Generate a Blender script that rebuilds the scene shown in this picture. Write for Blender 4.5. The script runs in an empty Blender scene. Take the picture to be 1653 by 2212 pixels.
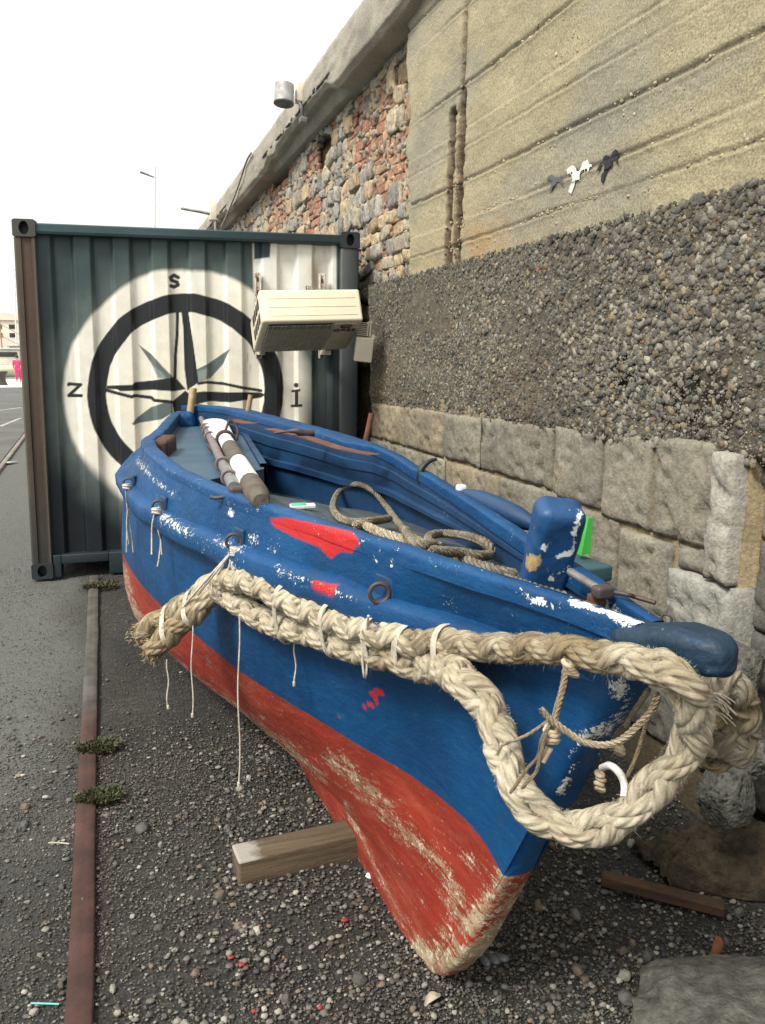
import bpy, math, random
import numpy as np
from mathutils import Vector, Matrix, Euler

rng = np.random.default_rng(11)
random.seed(5)
scene = bpy.context.scene
COL = scene.collection

# ------------------------------------------------------------------ survey helpers (photo pixel -> point of the place)
CX, CY, FPX, CAMH = 826.5, 1106.0, 1720.0, 1.58
PIT = math.atan((CY - 773.0) / FPX)
YAW = math.atan((CX - 230.0) / math.hypot(FPX, CY - 773.0))
_fh = np.array([math.sin(YAW), math.cos(YAW), 0]); _r = np.array([math.cos(YAW), -math.sin(YAW), 0])
_fw = _fh * math.cos(PIT) + np.array([0, 0, -math.sin(PIT)]); _up = _fh * math.sin(PIT) + np.array([0, 0, math.cos(PIT)])
EYE = np.array([0, 0, CAMH])

def ray(u, v): return (u - CX) / FPX * _r - (v - CY) / FPX * _up + _fw
def survey(P):
    d = np.asarray(P, float) - EYE; z = np.maximum(d @ _fw, .05)
    return CX + FPX * (d @ _r) / z, CY - FPX * (d @ _up) / z
def at_y(u, v, Y): d = ray(u, v); return EYE + d * (Y / d[1])
def at_x(u, v, X): d = ray(u, v); return EYE + d * (X / d[0])
def at_z(u, v, z=0.0): d = ray(u, v); return EYE + d * ((z - CAMH) / d[2])

# ------------------------------------------------------------------ numeric helpers
def vnoise(p, seed=0):
    p = np.asarray(p, float); i = np.floor(p).astype(np.int64); f = p - i; f = f * f * (3 - 2 * f)
    def h(a, b, c):
        n = (a * 374761393 + b * 668265263 + c * 1103515245 + seed * 144665) & 0x7fffffff
        n = ((n ^ (n >> 13)) * 1274126177) & 0x7fffffff
        return ((n ^ (n >> 16)) & 0xffff) / 65535.0
    x, y, z = i[..., 0], i[..., 1], i[..., 2]; fx, fy, fz = f[..., 0], f[..., 1], f[..., 2]
    def L(a, b, t): return a + (b - a) * t
    return L(L(L(h(x, y, z), h(x + 1, y, z), fx), L(h(x, y + 1, z), h(x + 1, y + 1, z), fx), fy),
             L(L(h(x, y, z + 1), h(x + 1, y, z + 1), fx), L(h(x, y + 1, z + 1), h(x + 1, y + 1, z + 1), fx), fy), fz)
NROT = np.array(Euler((.61, .43, .87)).to_matrix())
def fbm(p, octaves=4, seed=0):
    p = np.asarray(p, float); s = 0; a = .5; t = 0
    p = p @ NROT.T
    for o in range(octaves): s = s + a * vnoise(p * 2 ** o + .37 * o, seed + o); t += a; a *= .5; p = p @ NROT.T
    return s / t
def sst(a, b, x): t = np.clip((x - a) / (b - a), 0, 1); return t * t * (3 - 2 * t)
def pchip(x, xp, yp):
    xp = np.asarray(xp, float); yp = np.asarray(yp, float); h = np.diff(xp); d = np.diff(yp) / h; m = np.zeros_like(yp)
    m[0], m[-1] = d[0], d[-1]
    for i in range(1, len(xp) - 1):
        if d[i - 1] * d[i] > 0: w1 = 2 * h[i] + h[i - 1]; w2 = h[i] + 2 * h[i - 1]; m[i] = (w1 + w2) / (w1 / d[i - 1] + w2 / d[i])
    x = np.clip(x, xp[0], xp[-1]); k = np.clip(np.searchsorted(xp, x) - 1, 0, len(h) - 1); t = (x - xp[k]) / h[k]
    return ((1 + 2 * t) * (1 - t) ** 2 * yp[k] + t * (1 - t) ** 2 * h[k] * m[k] + t * t * (3 - 2 * t) * yp[k + 1] + t * t * (t - 1) * h[k] * m[k + 1])
def smooth_path(pts, step):
    P = np.asarray(pts, float); Q = np.vstack([2 * P[0] - P[1], P, 2 * P[-1] - P[-2]]); out = []
    for i in range(1, len(Q) - 2):
        a, b, c, d = Q[i - 1:i + 3]; t = np.linspace(0, 1, 24, endpoint=False)[:, None]
        out.append(.5 * (2 * b + (c - a) * t + (2 * a - 5 * b + 4 * c - d) * t ** 2 + (3 * b - a - 3 * c + d) * t ** 3))
    C = np.vstack(out + [P[-1:]]); L = np.r_[0, np.cumsum(np.linalg.norm(np.diff(C, axis=0), axis=1))]
    n = max(3, int(L[-1] / step)); s = np.linspace(0, L[-1], n)
    return np.stack([np.interp(s, L, C[:, k]) for k in range(3)], 1), s
def frames(C):
    T = np.gradient(C, axis=0); T /= np.linalg.norm(T, axis=1)[:, None]
    n = np.cross(T[0], [0, 0, 1.]); 
    if np.linalg.norm(n) < .1: n = np.cross(T[0], [1., 0, 0])
    n /= np.linalg.norm(n); N = [n]
    for i in range(1, len(C)):
        n = N[-1] - T[i] * (N[-1] @ T[i]); N.append(n / np.linalg.norm(n))
    N = np.array(N); return T, N, np.cross(T, N)

# ------------------------------------------------------------------ mesh builder
def grid_faces(a, b, ca=False, cb=False):
    I = np.arange(a if ca else a - 1); J = np.arange(b if cb else b - 1); i, j = np.meshgrid(I, J, indexing='ij')
    i2, j2 = (i + 1) % a, (j + 1) % b
    return np.stack([i * b + j, i2 * b + j, i2 * b + j2, i * b + j2], -1).reshape(-1, 4)

class MB:
    def __init__(s): s.v = []; s.f = []; s.a = []; s.n = 0
    def add(s, v, f, **attrs):
        v = np.asarray(v, float).reshape(-1, 3); f = f if isinstance(f, list) else [np.asarray(f)]
        for q in f: s.f.append(np.asarray(q) + s.n)
        s.v.append(v); s.a.append((len(v), attrs)); s.n += len(v); return s
    def grid(s, P, ca=False, cb=False, **attrs):
        P = np.asarray(P, float); return s.add(P.reshape(-1, 3), grid_faces(P.shape[0], P.shape[1], ca, cb), **attrs)
    def tube(s, pts, r, n=8, step=None, caps=True, **attrs):
        C = np.asarray(pts, float)
        if step: C, _ = smooth_path(C, step)
        T, N, B = frames(C); R = np.broadcast_to(np.asarray(r, float), (len(C),)) if np.ndim(r) < 1 else np.interp(np.linspace(0, 1, len(C)), np.linspace(0, 1, len(r)), r)
        th = np.linspace(0, 2 * np.pi, n, endpoint=False)
        P = C[:, None] + R[:, None, None] * (np.cos(th)[None, :, None] * N[:, None] + np.sin(th)[None, :, None] * B[:, None])
        base = s.n; s.grid(P, False, True, **attrs)
        if caps:
            for ring, rv in ((P[0], True), (P[-1], False)): s.add(ring, [np.array([list(range(n))[::-1] if rv else list(range(n))])], **{k: (v if np.ndim(v) == 0 or np.shape(v)[0] != len(C) * n else np.asarray(v)[:n]) for k, v in attrs.items()})
        return s
    def rbox(s, c, size, r=.01, k=3, rot=None, fn=None, **attrs):
        v, f = rbox(size, r, k)
        if fn is not None: v = fn(v)
        if rot is not None: v = v @ np.array(Euler(rot).to_matrix()).T
        return s.add(v + np.asarray(c, float), f, **attrs)
    def build(s, name, mat, parent=None, smooth=True, origin=None):
        V = np.vstack(s.v)
        o = np.asarray(origin if origin is not None else (parent['_o'] if parent is not None else (0, 0, 0)), float)
        me = bpy.data.meshes.new(name); me.vertices.add(len(V)); me.vertices.foreach_set('co', (V - o).astype(np.float32).ravel())
        loops = np.concatenate([q.ravel() for q in s.f]); tot = np.concatenate([np.full(len(q), q.shape[1]) for q in s.f])
        me.loops.add(len(loops)); me.loops.foreach_set('vertex_index', loops.astype(np.int32))
        me.polygons.add(len(tot)); me.polygons.foreach_set('loop_start', np.r_[0, np.cumsum(tot)[:-1]].astype(np.int32))
        me.polygons.foreach_set('use_smooth', np.full(len(tot), bool(smooth)))
        names = {}
        for n_, at in s.a:
            for k, x in at.items(): names[k] = 4 if np.ndim(x) and np.shape(x)[-1] in (3, 4) and k == 'Col' else 1
        for k, w in names.items():
            arr = []
            for n_, at in s.a:
                x = at.get(k, 0.0)
                if w == 4:
                    x = np.asarray(x if k in at else (.5, .5, .5), float); x = np.broadcast_to(x, (n_, x.shape[-1]))[:, :3]; arr.append(np.c_[x, np.ones(n_)])
                else: arr.append(np.broadcast_to(np.asarray(x, float).ravel() if np.ndim(x) else x, (n_,)))
            if w == 4: me.attributes.new(k, 'FLOAT_COLOR', 'POINT').data.foreach_set('color', np.vstack(arr).astype(np.float32).ravel())
            else: me.attributes.new(k, 'FLOAT', 'POINT').data.foreach_set('value', np.concatenate(arr).astype(np.float32))
        me.update(calc_edges=True); me.validate()
        if mat is not None: me.materials.append(mat)
        ob = bpy.data.objects.new(name, me); COL.objects.link(ob)
        if parent is not None: ob.parent = parent
        else: ob.location = o
        return ob
def rbox(size, r, k=3):
    a = np.r_[np.linspace(-1, 0, k), np.linspace(0, 1, k)]; sg = np.r_[-np.ones(k), np.ones(k)]; n = 2 * k
    inner = np.maximum(np.asarray(size, float) / 2 - r, 0); V = []; F = []; o = 0
    for ax in range(3):
        for sd in (-1, 1):
            A, B = np.meshgrid(a, a, indexing='ij'); SA, SB = np.meshgrid(sg, sg, indexing='ij')
            p = np.zeros((n, n, 3)); g = np.zeros((n, n, 3)); b, c = (ax + 1) % 3, (ax + 2) % 3
            p[..., ax] = sd; p[..., b] = np.tan(A * np.pi / 4); p[..., c] = np.tan(B * np.pi / 4); g[..., ax] = sd; g[..., b] = SA; g[..., c] = SB
            d = p / np.linalg.norm(p, axis=-1, keepdims=True); V.append((g * inner + d * r).reshape(-1, 3))
            f = grid_faces(n, n); F.append((f if sd > 0 else f[:, ::-1]) + o); o += n * n
    V = np.vstack(V); F = np.vstack(F)
    key = np.round(V, 6); u, inv = np.unique(key, axis=0, return_inverse=True); inv = inv.ravel()
    F = inv[F]; ok = np.array([len(set(q)) >= 3 for q in F.tolist()]); F = F[ok]
    return u, F
def rbox2(size, r, n=26):
    """rounded box with evenly spread vertices, so worn paint can be stored on it"""
    h = np.asarray(size, float) / 2; inner = np.maximum(h - r, 0); a = np.linspace(-1, 1, n); V = []; F = []; o = 0
    for ax in range(3):
        for sd in (-1, 1):
            A, B = np.meshgrid(a, a, indexing='ij'); p = np.zeros((n, n, 3)); p[..., ax] = sd * h[ax]; p[..., (ax + 1) % 3] = A * h[(ax + 1) % 3]; p[..., (ax + 2) % 3] = B * h[(ax + 2) % 3]
            q = np.clip(p, -inner, inner); d = p - q; d /= np.linalg.norm(d, axis=-1, keepdims=True); V.append((q + r * d).reshape(-1, 3)); f = grid_faces(n, n); F.append((f if sd > 0 else f[:, ::-1]) + o); o += n * n
    u, inv = np.unique(np.round(np.vstack(V), 6), axis=0, return_inverse=True); F = inv.ravel()[np.vstack(F)]; return u, F[[len(set(q)) == 4 for q in F.tolist()]]
def ico(sub):
    t = (1 + 5 ** .5) / 2
    V = [(-1, t, 0), (1, t, 0), (-1, -t, 0), (1, -t, 0), (0, -1, t), (0, 1, t), (0, -1, -t), (0, 1, -t), (t, 0, -1), (t, 0, 1), (-t, 0, -1), (-t, 0, 1)]
    V = [np.array(v) / np.linalg.norm(v) for v in V]
    F = [(0, 11, 5), (0, 5, 1), (0, 1, 7), (0, 7, 10), (0, 10, 11), (1, 5, 9), (5, 11, 4), (11, 10, 2), (10, 7, 6), (7, 1, 8), (3, 9, 4), (3, 4, 2), (3, 2, 6), (3, 6, 8), (3, 8, 9), (4, 9, 5), (2, 4, 11), (6, 2, 10), (8, 6, 7), (9, 8, 1)]
    for _ in range(sub):
        c = {}; G = []
        def mid(a, b):
            k = (min(a, b), max(a, b))
            if k not in c: m = V[a] + V[b]; V.append(m / np.linalg.norm(m)); c[k] = len(V) - 1
            return c[k]
        for a, b, d in F: x, y, z = mid(a, b), mid(b, d), mid(d, a); G += [(a, x, z), (b, y, x), (d, z, y), (x, y, z)]
        F = G
    return np.array(V), np.array(F)
ICO = {k: ico(k) for k in (0, 1, 2, 3, 5)}
def scatter(mb, C, S, cols, sub=1, flat=None, seed=0, rough=.25, boxy=1.):
    """merge len(C) bumpy pebbles into mb: centres C, sizes S (n,3), colours (n,3)"""
    g = np.random.default_rng(seed); V, F = ICO[sub]; n = len(C); m = len(V)
    J = 1 + rough * (g.random((6, m, 1)) - .5); base = (np.sign(V[None]) * np.abs(V[None]) ** boxy * J)[g.integers(0, 6, n)]
    q = g.normal(size=(n, 4)); q /= np.linalg.norm(q, axis=1)[:, None]
    w, x, y, z = q.T
    R = np.stack([1 - 2 * (y * y + z * z), 2 * (x * y - z * w), 2 * (x * z + y * w), 2 * (x * y + z * w), 1 - 2 * (x * x + z * z), 2 * (y * z - x * w), 2 * (x * z - y * w), 2 * (y * z + x * w), 1 - 2 * (x * x + y * y)], 1).reshape(n, 3, 3)
    P = np.einsum('nij,nmj->nmi', R, base) if flat is None else base
    if flat is not None:      # only spin about the flat axis
        th = g.random(n) * 6.28; c, s_ = np.cos(th), np.sin(th); a, b = [k for k in range(3) if k != flat]; P = base.copy() * S[:, None]
        pa = P[..., a] * c[:, None] - P[..., b] * s_[:, None]; pb = P[..., a] * s_[:, None] + P[..., b] * c[:, None]; P[..., a] = pa; P[..., b] = pb
    else: P = P * S[:, None]
    P = P + C[:, None]
    mb.add(P.reshape(-1, 3), (F[None] + (np.arange(n) * m)[:, None, None]).reshape(-1, 3), Col=np.repeat(cols, m, axis=0))
def seg_px(u, v, pts):
    """distance from (u,v) to an open polyline"""
    d = np.full(np.shape(u), 1e9)
    for (x0, y0), (x1, y1) in zip(pts[:-1], pts[1:]):
        dx, dy = x1 - x0, y1 - y0; t = np.clip(((u - x0) * dx + (v - y0) * dy) / (dx * dx + dy * dy + 1e-9), 0, 1)
        d = np.minimum(d, np.hypot(u - x0 - t * dx, v - y0 - t * dy))
    return d
def poly_sd(u, v, pts):
    pts = list(pts); ins = np.zeros(np.shape(u), bool)
    for (x0, y0), (x1, y1) in zip(pts, pts[1:] + pts[:1]):
        c = ((y0 > v) != (y1 > v)); ins ^= c & (u < (x1 - x0) * (v - y0) / ((y1 - y0) or 1e-9) + x0)
    d = seg_px(u, v, pts + pts[:1]); return np.where(ins, -d, d)

# ------------------------------------------------------------------ scene-graph helpers
def tag(o, label=None, cat=None, group=None, kind=None):
    if label: o['label'] = label
    if cat: o['category'] = cat
    if group: o['group'] = group
    if kind: o['kind'] = kind
    return o
def thing(name, label, cat, loc=(0, 0, 0), group=None):
    o = bpy.data.objects.new(name, None); o.empty_display_size = .1; COL.objects.link(o); o.location = loc; o['_o'] = [float(x) for x in loc]
    return tag(o, label, cat, group)

# ------------------------------------------------------------------ materials
class NT:
    def __init__(s, name):
        s.m = bpy.data.materials.new(name); s.m.use_nodes = True; s.t = s.m.node_tree; s.b = s.t.nodes['Principled BSDF']; s.co = None
    def n(s, ty, **kw):
        x = s.t.nodes.new(ty)
        for k, v in kw.items():
            if k.startswith('i_'): x.inputs[k[2:].replace('_', ' ')].default_value = v
            else: setattr(x, k, v)
        return x
    def l(s, a, b): s.t.links.new(a, b)
    def obj(s):
        if s.co is None: s.co = s.n('ShaderNodeTexCoord').outputs['Object']
        return s.co
    def noise(s, scale, detail=5, rough=.6, vec=None, stretch=None):
        v = vec or s.obj()
        if stretch: mp = s.n('ShaderNodeMapping'); mp.inputs['Scale'].default_value = stretch; s.l(v, mp.inputs['Vector']); v = mp.outputs[0]
        x = s.n('ShaderNodeTexNoise'); x.inputs['Scale'].default_value = scale; x.inputs['Detail'].default_value = detail; x.inputs['Roughness'].default_value = rough
        s.l(v, x.inputs['Vector']); return x.outputs['Fac']
    def vor(s, scale, feat='F1', out='Distance', rnd=1.0):
        x = s.n('ShaderNodeTexVoronoi', feature=feat); x.inputs['Scale'].default_value = scale; x.inputs['Randomness'].default_value = rnd; s.l(s.obj(), x.inputs['Vector']); return x.outputs[out]
    def ramp(s, fac, a, b, lo=0., hi=1.):
        x = s.n('ShaderNodeMapRange', interpolation_type='SMOOTHSTEP'); x.inputs[1].default_value = a; x.inputs[2].default_value = b; x.inputs[3].default_value = lo; x.inputs[4].default_value = hi
        s.l(fac, x.inputs[0]); return x.outputs[0]
    def math(s, op, a, b=None, clamp=False):
        x = s.n('ShaderNodeMath', operation=op, use_clamp=clamp)
        for i, q in enumerate((a, b)):
            if q is None: continue
            if isinstance(q, (int, float)): x.inputs[i].default_value = q
            else: s.l(q, x.inputs[i])
        return x.outputs[0]
    def mix(s, fac, a, b, mode='MIX'):
        x = s.n('ShaderNodeMix', data_type='RGBA', blend_type=mode)
        for i, q in ((0, fac), (6, a), (7, b)):
            if isinstance(q, (int, float)): x.inputs[i].default_value = q
            elif isinstance(q, tuple): x.inputs[i].default_value = (*q, 1) if len(q) == 3 else q
            else: s.l(q, x.inputs[i])
        return x.outputs[2]
    def attr(s, name, out='Fac'): return s.n('ShaderNodeAttribute', attribute_name=name).outputs[out]
    def bump(s, h, strength=.3, dist=.01, prev=None):
        x = s.n('ShaderNodeBump'); x.inputs['Strength'].default_value = strength; x.inputs['Distance'].default_value = dist; s.l(h, x.inputs['Height'])
        if prev is not None: s.l(prev, x.inputs['Normal'])
        return x.outputs[0]
    def done(s, col=None, rough=.7, normal=None, metal=0., spec=None):
        if col is not None:
            if isinstance(col, tuple): s.b.inputs['Base Color'].default_value = (*col, 1)
            else: s.l(col, s.b.inputs['Base Color'])
        if isinstance(rough, (int, float)): s.b.inputs['Roughness'].default_value = rough
        else: s.l(rough, s.b.inputs['Roughness'])
        if normal is not None: s.l(normal, s.b.inputs['Normal'])
        s.b.inputs['Metallic'].default_value = metal
        if spec is not None: s.b.inputs['Specular IOR Level'].default_value = spec
        return s.m
def basic(name, col, col2=None, scale=6., rough=.7, bump=.25, bscale=60., dist=.004, metal=0., attr=False, amount=.35, spec=None, stretch=None):
    t = NT(name); f = t.ramp(t.noise(scale, 6, .65, stretch=stretch), .3, .7)
    if attr:
        a = t.attr('Col', 'Color'); c = t.mix(f, t.mix(1., a, (1 - amount,) * 3, 'MULTIPLY'), t.mix(1., a, (1 + amount * .6,) * 3, 'MULTIPLY'))
    else: c = t.mix(f, col, col2 if col2 else tuple(x * (1 - amount) for x in col))
    nm = t.bump(t.noise(bscale, 5, .6, stretch=stretch), bump, dist) if bump else None
    return t.done(c, rough, nm, metal, spec)
M = {}
M['rust'] = basic('rusty_iron', (.16, .06, .03), (.07, .035, .025), 14, .85, .5, 90)
M['railrust'] = basic('rail_rust', (.085, .034, .022), (.045, .022, .018), 5, .85, .4, 60, attr=False)
M['pinwood'] = basic('worn_wood_pin', (.42, .33, .2), (.25, .17, .09), 20, .7, .3, 80, stretch=(1, 1, .2))
M['darkiron'] = basic('dark_iron', (.03, .03, .035), (.07, .045, .03), 25, .55, .3, 90)
M['galv'] = basic('galvanised_steel', (.32, .33, .33), (.18, .17, .16), 20, .45, .2, 60, metal=.6)
M['twine'] = basic('white_twine', (.62, .58, .48), (.42, .38, .3), 60, .85, .6, 300, .002)
M['cord'] = basic('tan_cord', (.56, .47, .33), (.38, .3, .2), 50, .85, .6, 260, .002)
M['whitecord'] = basic('white_cord', (.75, .74, .7), (.5, .5, .48), 90, .8, .6, 300, .002)
M['stone'] = basic('pebble_stone', None, None, 40, .8, .35, 120, .003, attr=True, amount=.35)
M['vcol'] = basic('plain_paint', None, None, 12, .7, .2, 50, attr=True, amount=.25)
M['leaf'] = basic('weed_leaf', None, None, 20, .6, .2, 60, attr=True, amount=.4)
M['cream'] = basic('cream_plastic', (.8, .75, .6), (.7, .64, .5), 5, .45, .06, 40)
M['blackplastic'] = basic('black_plastic', (.012, .012, .012), None, 10, .5, .1, 60)
# ------------------------------------------------------------------ camera, sky, sun
cam_d = bpy.data.cameras.new('camera'); cam = bpy.data.objects.new('camera', cam_d); COL.objects.link(cam); scene.camera = cam
cam_d.sensor_fit = 'VERTICAL'; cam_d.sensor_height = 36; cam_d.lens = 36 * FPX / 2212.0; cam_d.clip_start = .05; cam_d.clip_end = 3000
cam.location = EYE
cam.rotation_euler = Matrix((tuple(_r), tuple(_up), tuple(-_fw))).transposed().to_euler()

SUN_EL, SUN_AZ = math.radians(50), math.radians(-116)     # azimuth from +Y towards +X
world = bpy.data.worlds.new('World'); scene.world = world; world.use_nodes = True
wt = world.node_tree; bg = wt.nodes['Background']
sky = wt.nodes.new('ShaderNodeTexSky'); sky.sky_type = 'NISHITA'; sky.sun_disc = False; sky.sun_elevation = SUN_EL; sky.sun_rotation = SUN_AZ; sky.air_density = 1.0; sky.dust_density = 3.0
tc = wt.nodes.new('ShaderNodeTexCoord'); cl = wt.nodes.new('ShaderNodeTexNoise'); cl.inputs['Scale'].default_value = 2.2; cl.inputs['Detail'].default_value = 5
wt.links.new(tc.outputs['Generated'], cl.inputs['Vector'])
cr = wt.nodes.new('ShaderNodeMapRange'); cr.inputs[1].default_value = .3; cr.inputs[2].default_value = .7; cr.inputs[3].default_value = 10.; cr.inputs[4].default_value = 12.5
wt.links.new(cl.outputs['Fac'], cr.inputs[0])
sz = wt.nodes.new('ShaderNodeSeparateXYZ'); wt.links.new(tc.outputs['Generated'], sz.inputs[0]); zr = wt.nodes.new('ShaderNodeMapRange'); zr.inputs[1].default_value = 0; zr.inputs[2].default_value = 1; zr.inputs[3].default_value = .74; zr.inputs[4].default_value = 1.2; wt.links.new(sz.outputs['Z'], zr.inputs[0])
zm = wt.nodes.new('ShaderNodeMath'); zm.operation = 'MULTIPLY'; wt.links.new(cr.outputs[0], zm.inputs[0]); wt.links.new(zr.outputs[0], zm.inputs[1])
cc = wt.nodes.new('ShaderNodeVectorMath'); cc.operation = 'SCALE'; cc.inputs[0].default_value = (1., .985, .93); wt.links.new(zm.outputs[0], cc.inputs['Scale'])
mx = wt.nodes.new('ShaderNodeMix'); mx.data_type = 'RGBA'; mx.inputs[0].default_value = .88
wt.links.new(sky.outputs[0], mx.inputs[6]); wt.links.new(cc.outputs[0], mx.inputs[7]); wt.links.new(mx.outputs[2], bg.inputs['Color']); bg.inputs['Strength'].default_value = .090
sun_d = bpy.data.lights.new('sun', 'SUN'); sun = bpy.data.objects.new('sun', sun_d); COL.objects.link(sun)
sun_d.energy = 2.7; sun_d.angle = math.radians(16); sun_d.color = (1., .95, .86)
sdir = Vector((math.sin(SUN_AZ) * math.cos(SUN_EL), math.cos(SUN_AZ) * math.cos(SUN_EL), math.sin(SUN_EL)))
sun.rotation_euler = sdir.to_track_quat('Z', 'Y').to_euler(); sun.location = (-3, -4, 8)
scene.view_settings.view_transform = 'Standard'; scene.view_settings.look = 'None'; scene.view_settings.exposure = .72; scene.view_settings.gamma = 1
scene.render.engine = 'CYCLES'; scene.cycles.max_bounces = 6; scene.cycles.diffuse_bounces = 1; scene.cycles.use_denoising = True

# ------------------------------------------------------------------ ground
def axis(lo, hi, fine, far): return np.unique(np.r_[-np.geomspace(-lo, far, 14) if lo < 0 else [], np.arange(lo, hi, fine), np.geomspace(hi, far, 18)])
gx = np.unique(np.r_[-900, -400, -150, -60, -25, -12, -8, np.arange(-6, 3, .05), 4, 8, 20, 60, 200, 900]); gy = np.unique(np.r_[-300, -50, -10, -4, np.arange(-2, 8, .05), 9, 11, 14, 20, 30, 60, 120, 250, 500, 1500])
GX, GY = np.meshgrid(gx, gy, indexing='ij'); near = (np.abs(GX + 1.5) < 4.4) & (GY > -2) & (GY < 8)
GZ = np.where(near, (fbm(np.stack([GX * 1.2, GY * 1.2, 0 * GX], -1), 4, 3) - .5) * .035 + (fbm(np.stack([GX * 9, GY * 9, 0 * GX], -1), 3, 8) - .5) * .014, 0) - .006
t = NT('gravel_ground'); nA = t.noise(1.3, 5, .6); nB = t.noise(35, 6, .75); nC = t.noise(220, 3, .7)
c = t.mix(t.ramp(nA, .35, .65), (.034, .033, .029), (.064, .060, .052)); c = t.mix(t.ramp(nB, .42, .62), t.mix(1., c, (.5, .5, .52), 'MULTIPLY'), c)
vd = t.vor(95, out='Color'); c = t.mix(.55, c, t.mix(1., c, t.mix(t.ramp(t.vor(95), .1, .6), (2.0, 1.95, 1.8), (.35, .35, .36)), 'MULTIPLY'))
spk = t.ramp(t.n('ShaderNodeSeparateColor').outputs[0], .9, 1); 
nm = t.bump(nB, .7, .012); nm = t.bump(t.math('SUBTRACT', 1.0, t.vor(95)), .8, .006, nm); nm = t.bump(nC, .5, .003, nm)
gs = t.n('ShaderNodeSeparateXYZ'); t.l(t.obj(), gs.inputs[0]); gm = t.ramp(t.math('ADD', gs.outputs['X'], t.math('MULTIPLY', t.math('SUBTRACT', nA, .5), .6)), -.05, -.45); gy_ = t.ramp(t.math('ADD', gs.outputs['Y'], t.math('MULTIPLY', nA, 1.2)), 2.2, 4.2); c = t.mix(t.math('MULTIPLY', gm, gy_), c, t.mix(t.ramp(nB, .4, .65), (.105, .108, .10), (.07, .072, .068)))
M['ground'] = t.done(c, .92, nm)
g = MB().grid(np.stack([GX, GY, GZ], -1)).build('ground', M['ground']); tag(g, kind='structure')

# asphalt road to the left, one sheet above the ground
t = NT('asphalt'); c = t.mix(t.ramp(t.noise(.9, 5), .35, .65), (.085, .087, .082), (.125, .125, .117)); c = t.mix(t.ramp(t.noise(160, 3, .8), .4, .65), t.mix(1., c, (.6, .6, .6), 'MULTIPLY'), c)
M['asphalt'] = t.done(c, .88, t.bump(t.noise(180, 4, .7), .6, .004))
ka, kb = at_z(-30, 1048, .0), at_z(50, 944, .0); ry = np.unique(np.r_[np.arange(-2, 14, .25), np.geomspace(14, 47, 14)]); ex = ka[0] + (kb[0] - ka[0]) * (ry - ka[1]) / (kb[1] - ka[1]) - .03
P = np.stack([np.stack([f * -60 + (1 - f) * ex, ry, np.full_like(ry, .024)], -1) for f in (0, .01, .05, .2, 1.)], 1)
tag(MB().grid(P).build('road', M['asphalt']), kind='structure')
P = np.array([[[-120, 47.2, .03], [60, 47.2, .03]], [[-120, 66, .03], [60, 66, .03]]], float)
M['quaypave'] = basic('pale_quay_paving', (.62, .6, .55), (.5, .48, .44), .5, .85, .1, 20)
tag(MB().grid(P).build('pavement', M['quaypave']), kind='structure')
M['sea'] = basic('harbour_water', (.25, .3, .32), (.2, .26, .28), .3, .2, .2, 3)
P = np.array([[[-900, 66.2, .05], [900, 66.2, .05]], [[-900, 260, .05], [900, 260, .05]]], float)
tag(MB().grid(P).build('water', M['sea']), kind='structure')
M['roadpaint'] = basic('worn_road_paint', (.4, .4, .37), (.14, .14, .135), 9, .8, .2, 60)
mk = MB()
for (u0, v0, u1, v1, w) in ((0, 921, 45, 903, .10), (-60, 895, 46, 880, .12), (10, 1000, 30, 996, .12)):
    a, b = at_z(u0, v0, .027), at_z(u1, v1, .027); d = (b - a); d /= np.linalg.norm(d); nrm = np.array([-d[1], d[0], 0]) * w / 2
    mk.grid([[a - nrm, a + nrm], [b - nrm, b + nrm]])
tag(mk.build('road_marking', M['roadpaint']), kind='structure')

# rails in the quay
def rail(name, pts, w, label, mats, h=.012):
    root = thing(name, label, 'rail', (pts[0][0], pts[0][1], 0)); mb = MB()
    Y = np.unique(np.r_[np.arange(pts[0][1], min(9, pts[1][1]), .04), np.linspace(min(9, pts[1][1]), pts[1][1], 20)]); X = np.interp(Y, [pts[0][1], pts[1][1]], [pts[0][0], pts[1][0]])
    e = (fbm(np.stack([Y * 4, Y * 0, Y * 0], -1), 4, 2) - .5) * .012
    prof = [(-.5, -.02), (-.5, .7), (-.42, 1.), (-.1, 1.02), (.1, 1.0), (.42, 1.), (.5, .7), (.5, -.02)]
    P = np.stack([np.stack([X + a * w + (e if abs(a) > .3 else 0), Y, h * b + .004 + 0 * Y], -1) for a, b in prof], 1)
    n = fbm(np.stack([Y * 1.1, Y * 0 + 3, Y * 0], -1), 3, 6); k = sst(3.35, 3.75, Y + (n - .5) * .5)[:, None] if name == 'steel_rail' else np.full((len(Y), 1), .8)
    rustc = np.array([.052, .022, .016]); dust = np.array([.075, .068, .06])
    c = (rustc * (1 - k) + (dust if name == 'steel_rail' else dust * 3) * k)[:, None] * np.ones((1, len(prof), 1)) * (.7 + .6 * fbm(np.stack([P[..., 0] * 30, P[..., 1] * 12, 0 * P[..., 0]], -1), 3, 4)[..., None])
    mb.grid(P, Col=c.reshape(-1, 3)); mb.build('rail_head', mats, root); return root
M['raildust'] = basic('rusty_rail', None, None, 9, .85, .5, 70, attr=True, amount=.4)
rail('steel_rail', ((-.150, .3), (-.182, 6.0)), .066, 'long rusty flat steel rail set in the gravel left of the boat', M['raildust'], .018)
a, b = at_z(-30, 1048, .03), at_z(50, 944, .03); b2 = a + (b - a) * 3
rail('kerb_rail', ((a[0], a[1]), (b2[0], b2[1])), .07, 'thin pale rail line crossing the road left of the container', M['raildust'], .03)

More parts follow.
